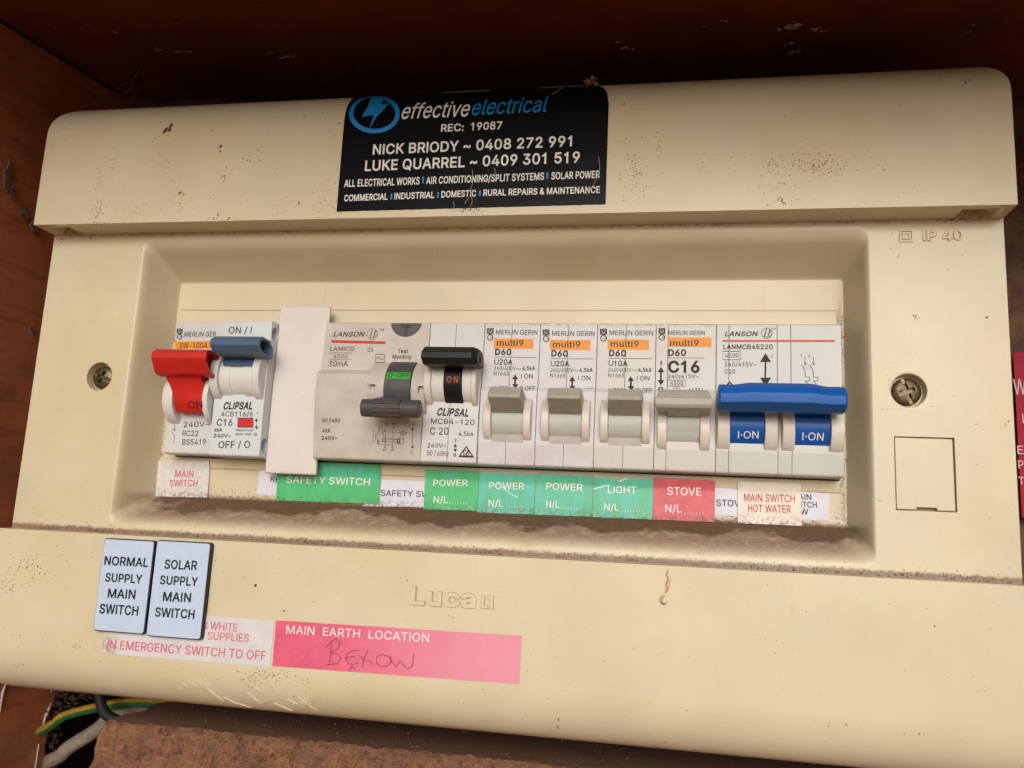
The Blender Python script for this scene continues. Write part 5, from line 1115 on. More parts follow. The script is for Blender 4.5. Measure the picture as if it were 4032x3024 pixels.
# left side wall of the niche with a broken inner end at the bottom
rv = MB(); ny, nz = 26, 70
def ragged(z):
    if z > -60: return 57
    return 57 + 2.2 * noise.noise(Vector((0, 7, z * .35))) + 1.2 * noise.noise(Vector((3, 1, z * 1.1)))
vv = []
for j in range(nz + 1):
    z = -230 + 410 * j / nz; ye = ragged(z)
    for i in range(ny + 1):
        y = FRONT + (ye - FRONT) * i / ny
        vv.append((-181 + 0.5 * noise.noise(Vector((5, y * .05, z * .04))), y, z))
b0 = len(vv)
vv += [(-215, p[1], p[2]) for p in vv]
ff = []; n1 = ny + 1
for j in range(nz):
    for i in range(ny):
        a_ = j * n1 + i; ff.append((a_, a_ + n1, a_ + n1 + 1, a_ + 1)); ff.append((b0 + a_, b0 + a_ + 1, b0 + a_ + n1 + 1, b0 + a_ + n1))
    for i in (0, ny): a_ = j * n1 + i; ff.append((a_, a_ + n1, b0 + a_ + n1, b0 + a_))
for i in range(ny):
    for j in (0, nz): a_ = j * n1 + i; ff.append((a_, a_ + 1, b0 + a_ + 1, b0 + a_))
rv.add(vv, ff); wall_left = obj('wall_left', rv, M_WALL, kind='structure')
obj('wall_back', MB().box(-214, 262, 57.2, 90, -62, 262), M_BACK, smth=False, kind='structure')
quadslab('wall_right', [(262, FRONT, -230), (262, 130, -230), (262, 130, 141), (262, FRONT, 128)], (30, 0, 0), M_WALL)
quadslab('wall_cavity', [(-260, 130, -260), (262, 130, -260), (262, 130, -40), (-260, 130, -40)], (0, 20, 0), M_VOID)
quadslab('wall_above', [(-1500, FRONT, 262), (1500, FRONT, 262), (1500, FRONT, 1500), (-1500, FRONT, 1500)], (0, 100, 0), M_WALL)
quadslab('wall_beside', [(-1500, FRONT, -1500), (-216, FRONT, -1500), (-216, FRONT, 261), (-1500, FRONT, 261)], (0, 100, 0), M_WALL)
quadslab('wall_beside', [(293, FRONT, -1500), (1500, FRONT, -1500), (1500, FRONT, 261), (293, FRONT, 261)], (0, 100, 0), M_WALL)
# dark crack along the joint of soffit and left wall
ck = MB(); pts = []
for i in range(40):
    y = -40 + 85 * i / 39; pts.append((-180.2 + .5 * noise.noise(Vector((i * .7, 0, 0))), y, soff(-180.5, y) - 0.5 + .8 * noise.noise(Vector((0, i * .8, 0)))))
ck.tube(pts, [0.5 + 0.45 * abs(noise.noise(Vector((i * .9, 2, 1)))) for i in range(40)], 6); obj('joint_crack', ck, M_VOID, parent=wall_left)
# chips of bare plaster and pale scratches on the left wall
def patch(name, cy_, cz_, ry, rz, m, x=-180.35, n=26, amp=.5, par=wall_left, seed=0):
    loop = []
    for i in range(n):
        t = 2 * math.pi * i / n; k = 1 + amp * noise.noise(Vector((math.cos(t) * 1.6 + seed, math.sin(t) * 1.6, seed * 3.1)))
        loop.append((x, cy_ + ry * k * math.cos(t), cz_ + rz * k * math.sin(t)))
    inner = [(x + .5, cy_ + (p[1] - cy_) * .82, cz_ + (p[2] - cz_) * .82) for p in loop]
    return obj(name, MB().loft([loop, inner], cap0=False), m, par)
for i, (y, z, ry, rz) in enumerate(((-5.2, 98.5, 1.8, 4.6), (-2.8, 93.5, 2.2, 2.2), (5.4, 88, 3.4, 1.9), (10.5, 84.5, 2.2, 2.6), (13.5, 93, 1.3, 3), (25.5, 40, 2.0, 2.6), (24, 60, 1.5, 2.6), (17, 46, 1, 1.2))):
    patch('plaster_chip', y, z, ry, rz, M_CHIP, seed=i * 1.7, amp=.9)
for i, pts in enumerate(([(30.5, -83), (29, -88), (29, -95)], [(56, -96), (53.5, -101), (52, -107)], [(51.8, -111), (51.6, -122)], [(55.5, -86), (54.8, -92)])):
    m_ = MB(); m_.tube([(-180.4, y, z) for y, z in pts], [.15, .5, .2][:len(pts)] if len(pts) == 3 else [.3, .2], 6); obj('scratch', m_, M_SCRATCH, wall_left)
# crumbly mortar ledge under the board
lg = MB(); nx, ns = 400, 80; vv = []
def ledge_prof(t):      # t 0..1 : back top -> front edge -> down the front
    if t < .38: return (62 - 62 * t / .38, -86.0)
    a_ = (t - .38) / .62; return (-14 * a_ - 3 * math.sin(a_ * 2), -86.6 - 60 * a_)
for i in range(nx + 1):
    x = -116 + 380 * i / nx
    for j in range(ns + 1):
        t = j / ns; y, z = ledge_prof(t)
        rough = .12 + 1.1 * min(1, max(0, (t - .34) / .08))
        q = Vector((x * .09, y * .09, z * .09)); q2 = q * 4.2
        d = noise.noise(q) * 1.9 + noise.noise(q2) * 1.5 + noise.noise(q * 10) * 1.0 + noise.noise(q * 22) * .5
        if t < .38: vv.append((x, y, z + d * rough * .7))
        else: vv.append((x + d * .2, y - d * rough, z + d * .4 * rough))
left_in = lambda z: 0
n1 = ns + 1
ff = [(i * n1 + j, (i + 1) * n1 + j, (i + 1) * n1 + j + 1, i * n1 + j + 1) for i in range(nx) for j in range(ns)]
ff.append(tuple(range(ns, -1, -1)))
for k, v in enumerate(vv):
    i = k // n1
    if i < 8: # ragged left end
        z = v[2]; vv[k] = (v[0] - (z + 86) * -0.30 + (8 - i) * 1.1 * 0 + 5 * noise.noise(Vector((z * .12, v[1] * .1, 2))), v[1], v[2])
lg.add(vv, ff); ledge = obj('mortar_ledge', lg, M_MORTAR, kind='structure')
# loose grit on that ledge
def lump(mb, c, r, sq=(1, 1, 1), mi=0):
    vs = []; rx = random.uniform(0, 6)
    for d in ((1, 0, 0), (-1, 0, 0), (0, 1, 0), (0, -1, 0), (0, 0, 1), (0, 0, -1)):
        k = r * random.uniform(.55, 1.25); x, y, z = d; X = x * math.cos(rx) - z * math.sin(rx); Z = x * math.sin(rx) + z * math.cos(rx)
        vs.append((c[0] + X * k * sq[0], c[1] + y * k * sq[1], c[2] + Z * k * sq[2]))
    mb.add(vs, [(0, 2, 4), (2, 1, 4), (1, 3, 4), (3, 0, 4), (2, 0, 5), (1, 2, 5), (3, 1, 5), (0, 3, 5)], mi)
g = MB()
for i in range(1100):
    x = random.uniform(-105, 60); t = random.random() ** 1.5
    if random.random() < .15: y = random.uniform(2, 45); z = -86 + random.uniform(-.4, .3); r = random.uniform(.15, .6)
    else: a_ = t * .3; y = -14 * a_ - 1 + random.uniform(-1.5, 1); z = -86.6 - 60 * a_; r = random.uniform(.15, .6)
    lump(g, (x, y, z), r)
obj('mortar_grit', g, [M_MORTAR], kind='stuff', smth=False)

# cables in the hole at bottom left
def bez(pts, n=24):
    P_ = [Vector(p) for p in pts]; out = []
    for k in range(len(P_) - 1):
        p0 = P_[max(k - 1, 0)]; p1 = P_[k]; p2 = P_[k + 1]; p3 = P_[min(k + 2, len(P_) - 1)]
        for i in range(n):
            t = i / n; out.append(0.5 * ((2 * p1) + (-p0 + p2) * t + (2 * p0 - 5 * p1 + 4 * p2 - p3) * t * t + (-p0 + 3 * p1 - 3 * p2 + p3) * t ** 3))
    return out + [P_[-1]]
ew = thing('earth_wire', 'green and yellow striped earth wire in the hole below the board', 'wire', (-150, 48, -95))
path = bez([(-205, 62, -118), (-176, 50, -104), (-167.6, 48, -98.6), (-153.4, 48, -94.2), (-140.6, 48, -91.5), (-120, 48, -89.5), (-90, 46, -80), (-80, 46, -70)])
for nm, m_, z0, z1 in (('yellow_stripe', M_EARTHY, 0, 1), ('green_stripe', M_EARTHG, 1, 2)):
    mb = MB(); loops = []
    for i, p in enumerate(path):
        t = (path[min(i + 1, len(path) - 1)] - path[max(i - 1, 0)]).normalized(); a_ = t.cross(Vector((0, 1, 0))).normalized(); b_ = Vector((0, -1, 0)); tw = i * .006
        a0 = math.radians(72 if nm[0] == 'y' else -108) + tw
        loops.append([tuple(p + 1.75 * (math.sin(a0 + math.pi * k / 8) * b_ - math.cos(a0 + math.pi * k / 8) * a_)) for k in range(9)])
    mb.loft(loops, False, False, closed=False); obj(nm, mb, m_, ew)
gc = MB(); gc.tube(bez([(-200, 66, -128), (-176, 57, -117), (-169.5, 55, -112), (-158.5, 55, -104.6), (-149, 54, -97.5), (-126, 53, -93.5), (-100, 52, -80)]), 2.7, 14)
obj('grey_cable', gc, M_GREYC, origin=(-160, 55, -105), label='dirty, shade-dimmed grey sheathed cable beside the earth wire below the board', category='cable')
gc = MB(); gc.tube(bez([(-170, 64, -135), (-157, 60, -128), (-146, 56, -118), (-135, 54, -106), (-118, 56, -100)]), 2.1, 12)
obj('grey_cable', gc, M_GREYC, origin=(-150, 55, -120), label='second dirty, shade-dimmed cable, deeper and lower in the hole below the board', category='cable')
cc = MB(); cc.tube(bez([(-150, 40, -70), (-146.2, 35, -82), (-144, 34, -88), (-141, 34, -92.8), (-135.5, 35, -95.8), (-136.5, 37, -102), (-142.6, 40, -112), (-150, 45, -125)]), 1.9, 12)
obj('black_cord', cc, M_CORD, origin=(-145, 35, -95), label='black cord looped over the earth wire in the hole', category='cord')

fl = MB()
for _ in range(260):
    t = random.random(); lump(fl, (-178 + 22 * t + random.gauss(0, 2), 52 + random.uniform(-5, 5), -86 - 16 * (1 - t) * random.random() + random.gauss(0, 1.5)), random.uniform(.25, .9), (1.6, .5, .6))
for _ in range(200):
    z = random.uniform(-125, -84); lump(fl, (-179.5 + random.uniform(-1, 3), ragged(z) + random.uniform(-1, 3), z), random.uniform(.2, .7), (1, .8, 1.2))
obj('flaking_debris', fl, [mat('dark_flakes', (0.075, 0.04, 0.022, 1), .9, .2, 1.0)], kind='stuff', smth=False)

# crumbs and insect bits stuck under the soffit, cobwebs in the corner
cr = MB()
for x, y, s_ in CRUMBS:
    for _ in range(5): lump(cr, (x + random.uniform(-1, 1) * s_ * .6, y + random.uniform(-.5, .5) * s_ * .5, soff(x, y) - .3), s_ * .22, (1.6, .8, .6))
obj('soffit_crumbs', cr, M_CRUMB, kind='stuff', smth=False)
wb = MB()
for i in range(9):
    a_ = Vector((-180 + random.uniform(0, 3), random.uniform(5, 50), random.uniform(120, 155))); b_ = Vector((random.uniform(-176, -135), random.uniform(12, 50), 0)); b_.z = soff(b_.x, b_.y) - .5
    mid = (a_ + b_) / 2 + Vector((0, 0, -random.uniform(1, 5))); wb.tube(bez([a_, mid + Vector((random.uniform(-3, 3), 0, random.uniform(-2, 1))), b_], 8), .06, 4, caps=False)
obj('cobweb', wb, M_WEB, kind='stuff')

# ------------------------------------------------------------ the enclosure
XC, HW = -2.15, 152.6
ENC = thing('switchboard_enclosure', 'wide cream plastic switchboard enclosure with dusty recessed front', 'switchboard', (XC, 45, -78))
def rrect(x0, x1, z0, z1, r, n=5):
    out = []
    for cx_, cz_, a0 in ((x1 - r, z1 - r, 0), (x0 + r, z1 - r, 90), (x0 + r, z0 + r, 180), (x1 - r, z0 + r, 270)):
        for i in range(n + 1):
            a_ = math.radians(a0 + 90 * i / n); out.append((cx_ + r * math.cos(a_), cz_ + r * math.sin(a_)))
    return out
# front panel
fp = MB(); YP = -7.8
PX0, PX1, PZ0, PZ1 = XC - HW, XC + HW, -30.0, 78.0
H0 = (-124.0, 118.2, -26.2, 73.6)
SC = ((-130.0, 24.3), (124.0, 24.3)); SR = 4.7; SQ = 5.6
KN = (119.7, 135.3, -9.0, 11.3)
xs = sorted({PX0, PX1, H0[0], H0[1], SC[0][0] - SQ, SC[0][0] + SQ, SC[1][0] - SQ, SC[1][0] + SQ, KN[0], KN[1]})
zs = sorted({PZ0, PZ1, H0[2], H0[3], SC[0][1] - SQ, SC[0][1] + SQ, KN[2], KN[3]})
for xa, xb in zip(xs, xs[1:]):
    for za, zb in zip(zs, zs[1:]):
        mx, mz = (xa + xb) / 2, (za + zb) / 2
        if H0[0] < mx < H0[1] and H0[2] < mz < H0[3]: continue
        if KN[0] < mx < KN[1] and KN[2] < mz < KN[3]: continue
        if any(abs(mx - sx) < SQ and abs(mz - sz) < SQ for sx, sz in SC): continue
        fp.add([(xa, YP, za), (xb, YP, za), (xb, YP, zb), (xa, YP, zb)], [(0, 1, 2, 3)])
for sx, sz in SC:      # square with a round screw well
    n = 32; ang = [2 * math.pi * i / n + math.pi / 4 for i in range(n)]
    sqp = []
    for t in ang:
        c_, s_ = math.cos(t), math.sin(t); k = SQ / max(abs(c_), abs(s_)); sqp.append((sx + c_ * k, YP, sz + s_ * k))
    ring = lambda r, y: [(sx + r * math.cos(t), y, sz + r * math.sin(t)) for t in ang]
    fp.loft([sqp, ring(SR + .35, YP), ring(SR + .1, YP + .12), ring(SR, YP + .4), ring(SR - .1, YP + 3.4), ring(.01, YP + 3.4)], False, False)
# knockout opening side walls and recess walls
fp.loft([[(x, y, z) for x, z in rrect(*KN, .01, 1)] for y in (YP, YP + 1.6)], False, False)
A_ = (-118.9, 113.9, -23.2, 70.8); B_ = (-114.5, 110.5, -14.6, 61.9)
def rl(s_, y, r): return [(x, y, z) for x, z in rrect(*[A_[i] + (B_[i] - A_[i]) * s_ for i in range(4)], r)]
fp.loft([[(x, YP, z) for x, z in rrect(*H0, .01)], rl(-.20, YP, 3.2), rl(-.11, YP + .07, 3.1), rl(-.01, YP + .4, 3.0), rl(.09, YP + 1.1, 2.9), rl(.18, YP + 2.1, 2.8), rl(.26, YP + 3.2, 2.7), rl(.93, 6.9, 1.8), rl(.99, 7.9, 1.4), rl(1.04, 8.4, 1.2), rl(1.08, FL, 1.1),
         [(x, FL, z) for x, z in rrect(-113.3, 108.7, -3.9, 51.4, .3)], [(x, 8.0, z) for x, z in rrect(-113.0, 108.4, -3.6, 51.1, .3)],
         [(x, 8.0, z) for x, z in rrect(-108.5, 108.25, -.6, 45.6, .05)], [(x, 22, z) for x, z in rrect(-108.5, 108.25, -.6, 45.6, .05)]], False, False)
# outer sides
fp.loft([[(PX0, YP, PZ0), (PX1, YP, PZ0), (PX1, YP, PZ1), (PX0, YP, PZ1)], [(PX0, 45, PZ0), (PX1, 45, PZ0), (PX1, 45, PZ1), (PX0, 45, PZ1)]], False, True)
panel = obj('front_panel', fp, M_PANEL, ENC, bevel=0.9, seg=3)
panel.modifiers['bevel'].angle_limit = math.radians(60)
# top and bottom covers
def cover(rows, notches, name):
    loops_l = [(XC - h, y, z) for y, z, h in rows]; loops_r = [(XC + h, y, z) for y, z, h in rows]; n = len(rows)
    mb = MB(); vs = loops_l + loops_r + [(p[0], 46, p[2]) for p in loops_l] + [(p[0], 46, p[2]) for p in loops_r]; fs = []
    for i in range(n - 1):
        fs += [(i, i + 1, n + i + 1, n + i), (2 * n + i, 3 * n + i, 3 * n + i + 1, 2 * n + i + 1), (i, 2 * n + i, 2 * n + i + 1, i + 1), (n + i, n + i + 1, 3 * n + i + 1, 3 * n + i)]
    fs += [(0, n, 3 * n, 2 * n), (n - 1, 2 * n + n - 1, 3 * n + n - 1, n + n - 1)]
    mb.add(vs, fs)
    return carve(mb, notches, name, ORG[ENC.name])
def roll(sign, z0, zc, zt, rc=12.0):
    rows = [(-18, z0, HW), (-18, z0 + sign * 20, HW), (-18, zc - sign * 6, HW)]
    for i in range(0, 15):
        a_ = math.pi / 2 * i / 14; y = -2 - 16 * math.cos(a_); z = zc + sign * 16 * math.sin(a_)
        d = max(0, rc - abs(zt - z)); h = HW - (rc - math.sqrt(max(0, rc * rc - d * d)))
        rows.append((y, z, h))
    return rows
rows = roll(1, 74.3, 106.0, 122.0)
notch = [MB().px([(-13.5 + 5 * math.cos(t), 74.3 + 3.2 * math.sin(t)) for t in [math.pi * i / 10 for i in range(11)]] + [(-18.5 + 2, 70), (-5, 70)], 137 if s_ > 0 else -150.5, 146.5 if s_ > 0 else -141) for s_ in (1, -1)]
notch = []
for x0, x1 in ((137.5, 147.0), (-151.0, -143.2)):
    xm = (x0 + x1) / 2; hw_ = (x1 - x0) / 2
    prof = [(xm - hw_, 70), (xm + hw_, 70)] + [(xm + hw_ * math.cos(math.pi * i / 10), 74.5 + 3.4 * math.sin(math.pi * i / 10)) for i in range(11)]
    notch.append(MB().py(prof, -15.2, -6.5))
top = obj('top_cover', cover(rows, notch, 'top_cover'), M_CREAM, ENC, bevel=0.7, seg=3)
rows = roll(-1, -27.0, -61.4, -77.4, 12)
bot = obj('bottom_cover', cover(rows, [], 'bottom_cover'), M_CREAM, ENC, bevel=0.7, seg=3)
def outline_of(key):
    out = []
    for e in PRINTS[key]:
        if e[0] == 't': out.append(e[:8] + ('creamdirt', 3, e[10]))
        elif e[0] == 'l': out.append(e[:3] + (e[3] + .3, 'creamdirt'))
        else:
            P_ = [Vector(p) for p in e[2]]; c_ = sum(P_, Vector((0, 0))) / len(P_); out.append(('l', e[1], list(e[2]) + [e[2][0]], .35, 'creamdirt'))
    return out
lettering(None, bot, 'grime_outline', ent=outline_of('lucall'), lift=-.03)
lettering(None, panel, 'grime_outline', ent=outline_of('ip'), lift=-.03)
lettering('lucall', bot, 'embossed_name', extrude=0.5, lift=0.25)
lettering('ip', panel, 'embossed_mark', extrude=0.3, lift=0.12)
lettering('rust', bot, 'rust_drip')
# knockout cover with its little pull notch
kn = [(KN[0] + .22, KN[2] + .25), (125.0, KN[2] + .25), (125.05, KN[2] + .95), (130.2, KN[2] + .95), (130.25, KN[2] + .25), (KN[1] - .42, KN[2] + .25), (KN[1] - .5, KN[3] - .35), (KN[0] + .2, KN[3] - .3)]
obj('knockout_cover', MB().py(kn, YP - .02, YP + 1.5), M_CREAM, ENC, bevel=.25)
obj('gap_shade_backing', MB().box(KN[0] - .5, KN[1] + .5, YP + 1.55, YP + 2.4, KN[2] - .5, KN[3] + .5), mat('gap_shade_cream', (0.30, 0.23, 0.14, 1), .8), ENC)  # backing darker than the cover, the gap's shade put into its colour
# gouges scraped in the lower edge
gg = MB()
for x0, z0, x1, z1, w in GOUGES:
    d = Vector((x1 - x0, z1 - z0)); L_ = d.length; d /= L_; nn = Vector((-d.y, d.x)); n = 7; Lp = []; Rp = []; Cp = []; Dp = []
    for i in range(n):
        t = i / (n - 1); w_ = w / 2 * math.sin(math.pi * (0.08 + .84 * t)) * random.uniform(.8, 1.2); p = Vector((x0, z0)) + d * L_ * t
        for arr, k, h in ((Lp, 1.15, .05), (Cp, .5, -.55), (Dp, -.25, .3), (Rp, -1.15, .05)):
            q = p + nn * w_ * k; arr.append((q.x, surf('low', q.x, q.y) - .02 + h * (.35 if h > .1 else 1) * (w > .3 and 1 or .6), q.y))
    gg.loft([Lp, Cp, Dp, Rp], False, False, closed=False)
obj('scrape_marks', gg, mat('fresh_scraped_plastic', (0.78, 0.70, 0.56, 1), .5), bot)
# screws
def screw(sx, sz, rot):
    head = MB(); n = 32; prof = [(3.95, YP + 3.3), (3.95, YP + 2.4), (3.6, YP + 1.9), (2.6, YP + 1.55), (1.2, YP + 1.35), (.01, YP + 1.3)]
    head.loft([[(r * math.cos(2 * math.pi * i / n), y, r * math.sin(2 * math.pi * i / n)) for i in range(n)] for r, y in prof], True, True)
    c1 = MB().box(-4.4, 4.4, YP, YP + 2.15, -.55, .55); c2 = MB().box(-.62, .62, YP, YP + 2.9, -2.2, 2.2); c3 = MB().box(-2.2, 2.2, YP, YP + 2.9, -.62, .62)
    me = carve(head, [c1, c2, c3], 'screw')
    me.transform(Matrix.Translation(Vector((sx, 0, sz)) * MM - Vector(ORG[ENC.name]) * MM) @ Matrix.Rotation(math.radians(rot), 4, 'Y'))
    return obj('screw', me, M_SCREW, ENC, bevel=.12)
screw(SC[0][0], SC[0][1], 20); screw(SC[1][0], SC[1][1], 72)

# dirt specks lying on the covers and the panel
host = {'hood': top, 'panel': panel, 'low': bot}
dm = [M_FAINTDIRT, M_MIDDIRT, M_DARKDIRT, M_BLACKDIRT]
for sname, par in host.items():
    mb = MB()
    for s_, cx_, cz_, w, h, n, size, dark in SPECKS:
        if s_ != sname: continue
        for _ in range(n):
            x = random.gauss(cx_, w * random.choice((.4, .7, 1.3))) if n > 1 else cx_; z = random.gauss(cz_, h * random.choice((.4, .7, 1.3))) if n > 1 else cz_; r = size * random.uniform(.4, 1.1) * ((.95 if sname == 'hood' else .75) if n > 1 else .5)
            th = random.gauss(1.0, .5); el = random.uniform(.25, .8) if n > 1 else .85; k = 7; m_ = dark
            if dark in (1, 2) and random.random() < .4: m_ = dark - 1
            a0 = [(x + (r * math.cos(2 * math.pi * i / k) * math.cos(th) - el * r * math.sin(2 * math.pi * i / k) * math.sin(th)) * random.uniform(.7, 1.2),
                   z + (r * math.cos(2 * math.pi * i / k) * math.sin(th) + el * r * math.sin(2 * math.pi * i / k) * math.cos(th)) * random.uniform(.7, 1.2)) for i in range(k)]
            vs = [(p[0], surf(sname, p[0], p[1]) - .012, p[1]) for p in a0] + [(x, surf(sname, x, z) - .06 - .12 * r, z)]
            mb.add(vs, [(i, (i + 1) % k, k) for i in range(k)], m_)
    for _ in range(260):      # scattered tiny spots
        if sname == 'hood': x, z = random.uniform(-150, 146), random.uniform(76, 118)
        elif sname == 'low': x, z = random.uniform(-150, 148), random.uniform(-74, -28)
        else:
            x, z = random.uniform(-150, 146), random.uniform(-25, 73)
            if -122 < x < 118 and -25 < z < 73: continue
        r = random.choice((.08, .1, .12, .16)); k = 5
        mb.add([(x + r * math.cos(i * 1.257), surf(sname, x, z) - .012, z + r * random.uniform(.6, 1.4) * math.sin(i * 1.257)) for i in range(k)] + [(x, surf(sname, x, z) - .05, z)], [(i, (i + 1) % k, k) for i in range(k)], random.choice((0, 1, 1)))
    obj('dirt_specks', mb, dm, par, kind='stuff', smth=False)
# loose dust: along the joint, on the sill of the recess, and under the labels
ds = MB()
def wl_y(z): # y of the sloping sill at height z
    t = (z + 14.6) / (-22.4 + 14.6); return 8.2 + (YP + 1.2 - 8.2) * max(0, min(1, t))
for _ in range(9000):
    kx = random.random()
    if kx < .24:
        x = random.uniform(-150, 148); z = -26.9 + abs(random.gauss(0, .8)); dens = noise.noise(Vector((x * .07, 0, 0)))
        if random.random() > .62 + dens: continue
        lump(ds, (x, YP - .1, z), random.uniform(.05, .26), mi=random.choice((0, 1, 1)))
    elif kx < .86:
        x = random.uniform(-117, 113); z = -14.8 - abs(random.gauss(0, 3.2)); lump(ds, (x, wl_y(z) - .03, z), random.uniform(.04, .15), mi=random.choice((0, 1, 1, 1)))
    elif kx < .93:
        x = random.choice((-114.4, 109.6)) + random.gauss(0, .7); z = random.uniform(-14, 52 if x > 0 else 45); lump(ds, (x, 8.2, z), random.uniform(.06, .22), mi=0)
    else:
        x = random.uniform(-113, 109); z = -14.6 + abs(random.gauss(0, .8)); lump(ds, (x, 8.2, z), random.uniform(.08, .25), mi=0)
obj('loose_dust', ds, [M_DARKDIRT, M_DUST], panel, kind='stuff', smth=False)

# ------------------------------------------------------------ circuit breakers
def body_prof(key, z0=-.2, z1=45.2, back=30.0, rb=.9):
    pr = [(z, y) for z, y in PROF[key] if z0 < z < z1]
    f = lambda z: surf(key, 0, z)
    out = [(back, z1), (f(z1) + rb * .4, z1), (f(z1), z1 - rb * .4)] + [(y, z) for z, y in pr if z0 + rb < z < z1 - rb * .4] + [(f(z0) + 0, z0 + rb), (f(z0) + rb * .35, z0 + rb * .35), (f(z0) + rb, z0), (back, z0)]
    return out
def housing(key, cuts, m, parent, carves=None, z0=-.2, z1=45.2, bev=.18):
    for xa, xb in zip(cuts, cuts[1:]):
        mb = MB().px(body_prof(key, z0, z1), xa + .03, xb - .03)
        if carves:
            cc_ = [c for c in carves]
            me = carve(mb, cc_, 'housing', ORG[parent.name]); obj('housing', me, m, parent, bevel=bev)
        else: obj('housing', mb, m, parent, bevel=bev)
def cheek(x0, x1, yc, zc, r, m, parent, bev=.35, cut=None):
    mb = MB().cx(yc, zc, r, x0, x1, 56)
    if cut: return obj('toggle_guard', carve(mb, cut, 'toggle_guard', ORG[parent.name]), m, parent, bevel=bev)
    return obj('toggle_guard', mb, m, parent, bevel=bev)
def hollow_bar(prof, x0, x1, inner=.72, depth=7, mi=0, left=False):
    cy_ = sum(p[0] for p in prof) / len(prof); cz_ = sum(p[1] for p in prof) / len(prof)
    o_ = lambda x: [(x, y, z) for y, z in prof]; i_ = lambda x: [(x, cy_ + (y - cy_) * inner, cz_ + (z - cz_) * inner) for y, z in prof]
    mb = MB(); lo = [o_(x0), o_(x1), i_(x1), i_(x1 - depth)]
    mb.loft(lo, True, True, mi); return mb
def drum(yc, zc, r, x0, x1, m, parent, name='toggle_drum', a0=None):
    return obj(name, MB().cx(yc, zc, r, x0, x1, 56), m, parent, bevel=.15)

# 1 main switch
T = thing('main_switch', 'white main switch with a wide red toggle, leftmost in the row', 'circuit breaker', (-99, 8, -.2), 'circuit breakers clipped side by side in the board')
housing('main', [-108, -90.05], M_MAIN, T)
cheek(-106.7, -103.0, 2.6, 18.8, 9.2, M_CHEEKW, T); cheek(-92.4, -90.4, 2.6, 18.8, 9.2, M_CHEEKW, T)
# red drum: narrow at the foot, widening to the handle
loops = []
for y, z in ((-9.6, 25.8), (-8.6, 24.2), (-7.4, 22.2), (-6.8, 20), (-6.6, 18), (-6.2, 16), (-5.2, 14.3), (-4.4, 13.4)):
    t = max(0, min(1, (z - 15.5) / 10)); xl = -102.1 - 3.2 * t ** 1.5; loops.append([(xl, y, z), (-92.0, y, z), (-92.0, y + 6, z), (xl, y + 6, z)])
lo2 = MB(); lo2.loft(loops); obj('toggle_drum', lo2, M_RED, T, bevel=.1)
prof = [(-3.5, 25.2), (-8.5, 24.4), (-11.5, 25.0), (-14.6, 29.6), (-14.4, 31.6), (-12.4, 32.9), (-8, 33.0), (-4.5, 30)]
h = hollow_bar(prof, -106.9, -87.6, .74); obj('toggle_handle', h, M_RED, T, bevel=.2)
lettering('main', T); lettering('main_o', T, 'orange_stripe'); lettering('main_d', T, 'on_mark', lift=.05)
# 2 grey-blue switch breaker standing proud
T = thing('solar_breaker', 'white breaker with slate blue toggle and small red flag window, beside the red switch', 'circuit breaker', (-81, 8, -.3), 'circuit breakers clipped side by side in the board')
cut = [MB().cx(.4, 41.0, 2.3, -74.0, -71.0, 20), MB().cx(.6, 3.6, 2.3, -74.0, -71.0, 20), MB().box(-73.2, -71, -.6, 1.0, 33.0, 35.4)]
housing('4cb', [-90, -72], M_CB4, T, cut, z0=-.5, z1=45.0, bev=.5)
cheek(-89.9, -87.0, 1.0, 26.2, 8.9, M_CHEEKW, T); cheek(-75.0, -72.4, 1.0, 26.4, 8.9, M_CHEEKW, T)
drum(1.0, 26.0, 7.3, -87.0, -75.0, M_CHEEKW, T); drum(1.0, 26.0, 7.75, -78.6, -75.0, M_CHEEKW, T, 'drum_collar'); drum(1.0, 26.0, 7.6, -87.0, -83.2, M_CHEEKW, T, 'drum_collar')
tg = MB(); loops = []
for i in range(8):
    z = 28.8 + (32.4 - 28.8) * i / 7; y = 1.0 - math.sqrt(8.3 ** 2 - (z - 26) ** 2); w = .9 * min(1, i / 4); loops.append([(-86.4 + (1 - w) * .8, y - .3, z), (-74.0 - (1 - w) * .8 + 0.6 * w, y - .3, z), (-74.0, y + 4, z), (-86.4, y + 4, z)])
tg.loft(loops); obj('toggle_neck', tg, M_SLATE, T, bevel=.1)
prof = [(-4.5, 31.4), (-9.5, 31.4), (-13.0, 32.0), (-15.2, 34.0), (-14.8, 35.9), (-12.6, 37.3), (-7.5, 37.2), (-4.5, 35)]
obj('toggle_handle', hollow_bar(prof, -86.4, -69.6, .70, 8), M_SLATE, T, bevel=.2)
lettering('c4', T); lettering('c4_r', T, 'flag_window')
# 3 blank filler
T = thing('blank_filler_strip', 'plain white blank filler strip taller than the breakers on both sides of it', 'blank cover', (-63, 8, -5.3))
mb = MB()
pr = [(2.6, 51.3), (2.0, 51.1), (2.0, 26.4), (1.7, 25.4), (1.8, 2), (2.2, -5.0), (2.8, -5.3), (3.7, -5.3), (3.2, 2), (3.1, 26), (3.4, 51.3)]
mb.px(pr, -71.9, -54.05); mb.box(-71.2, -58.5, 3.0, 20, .5, 45)
obj('filler_plate', mb, M_BLANK, T, bevel=.35)
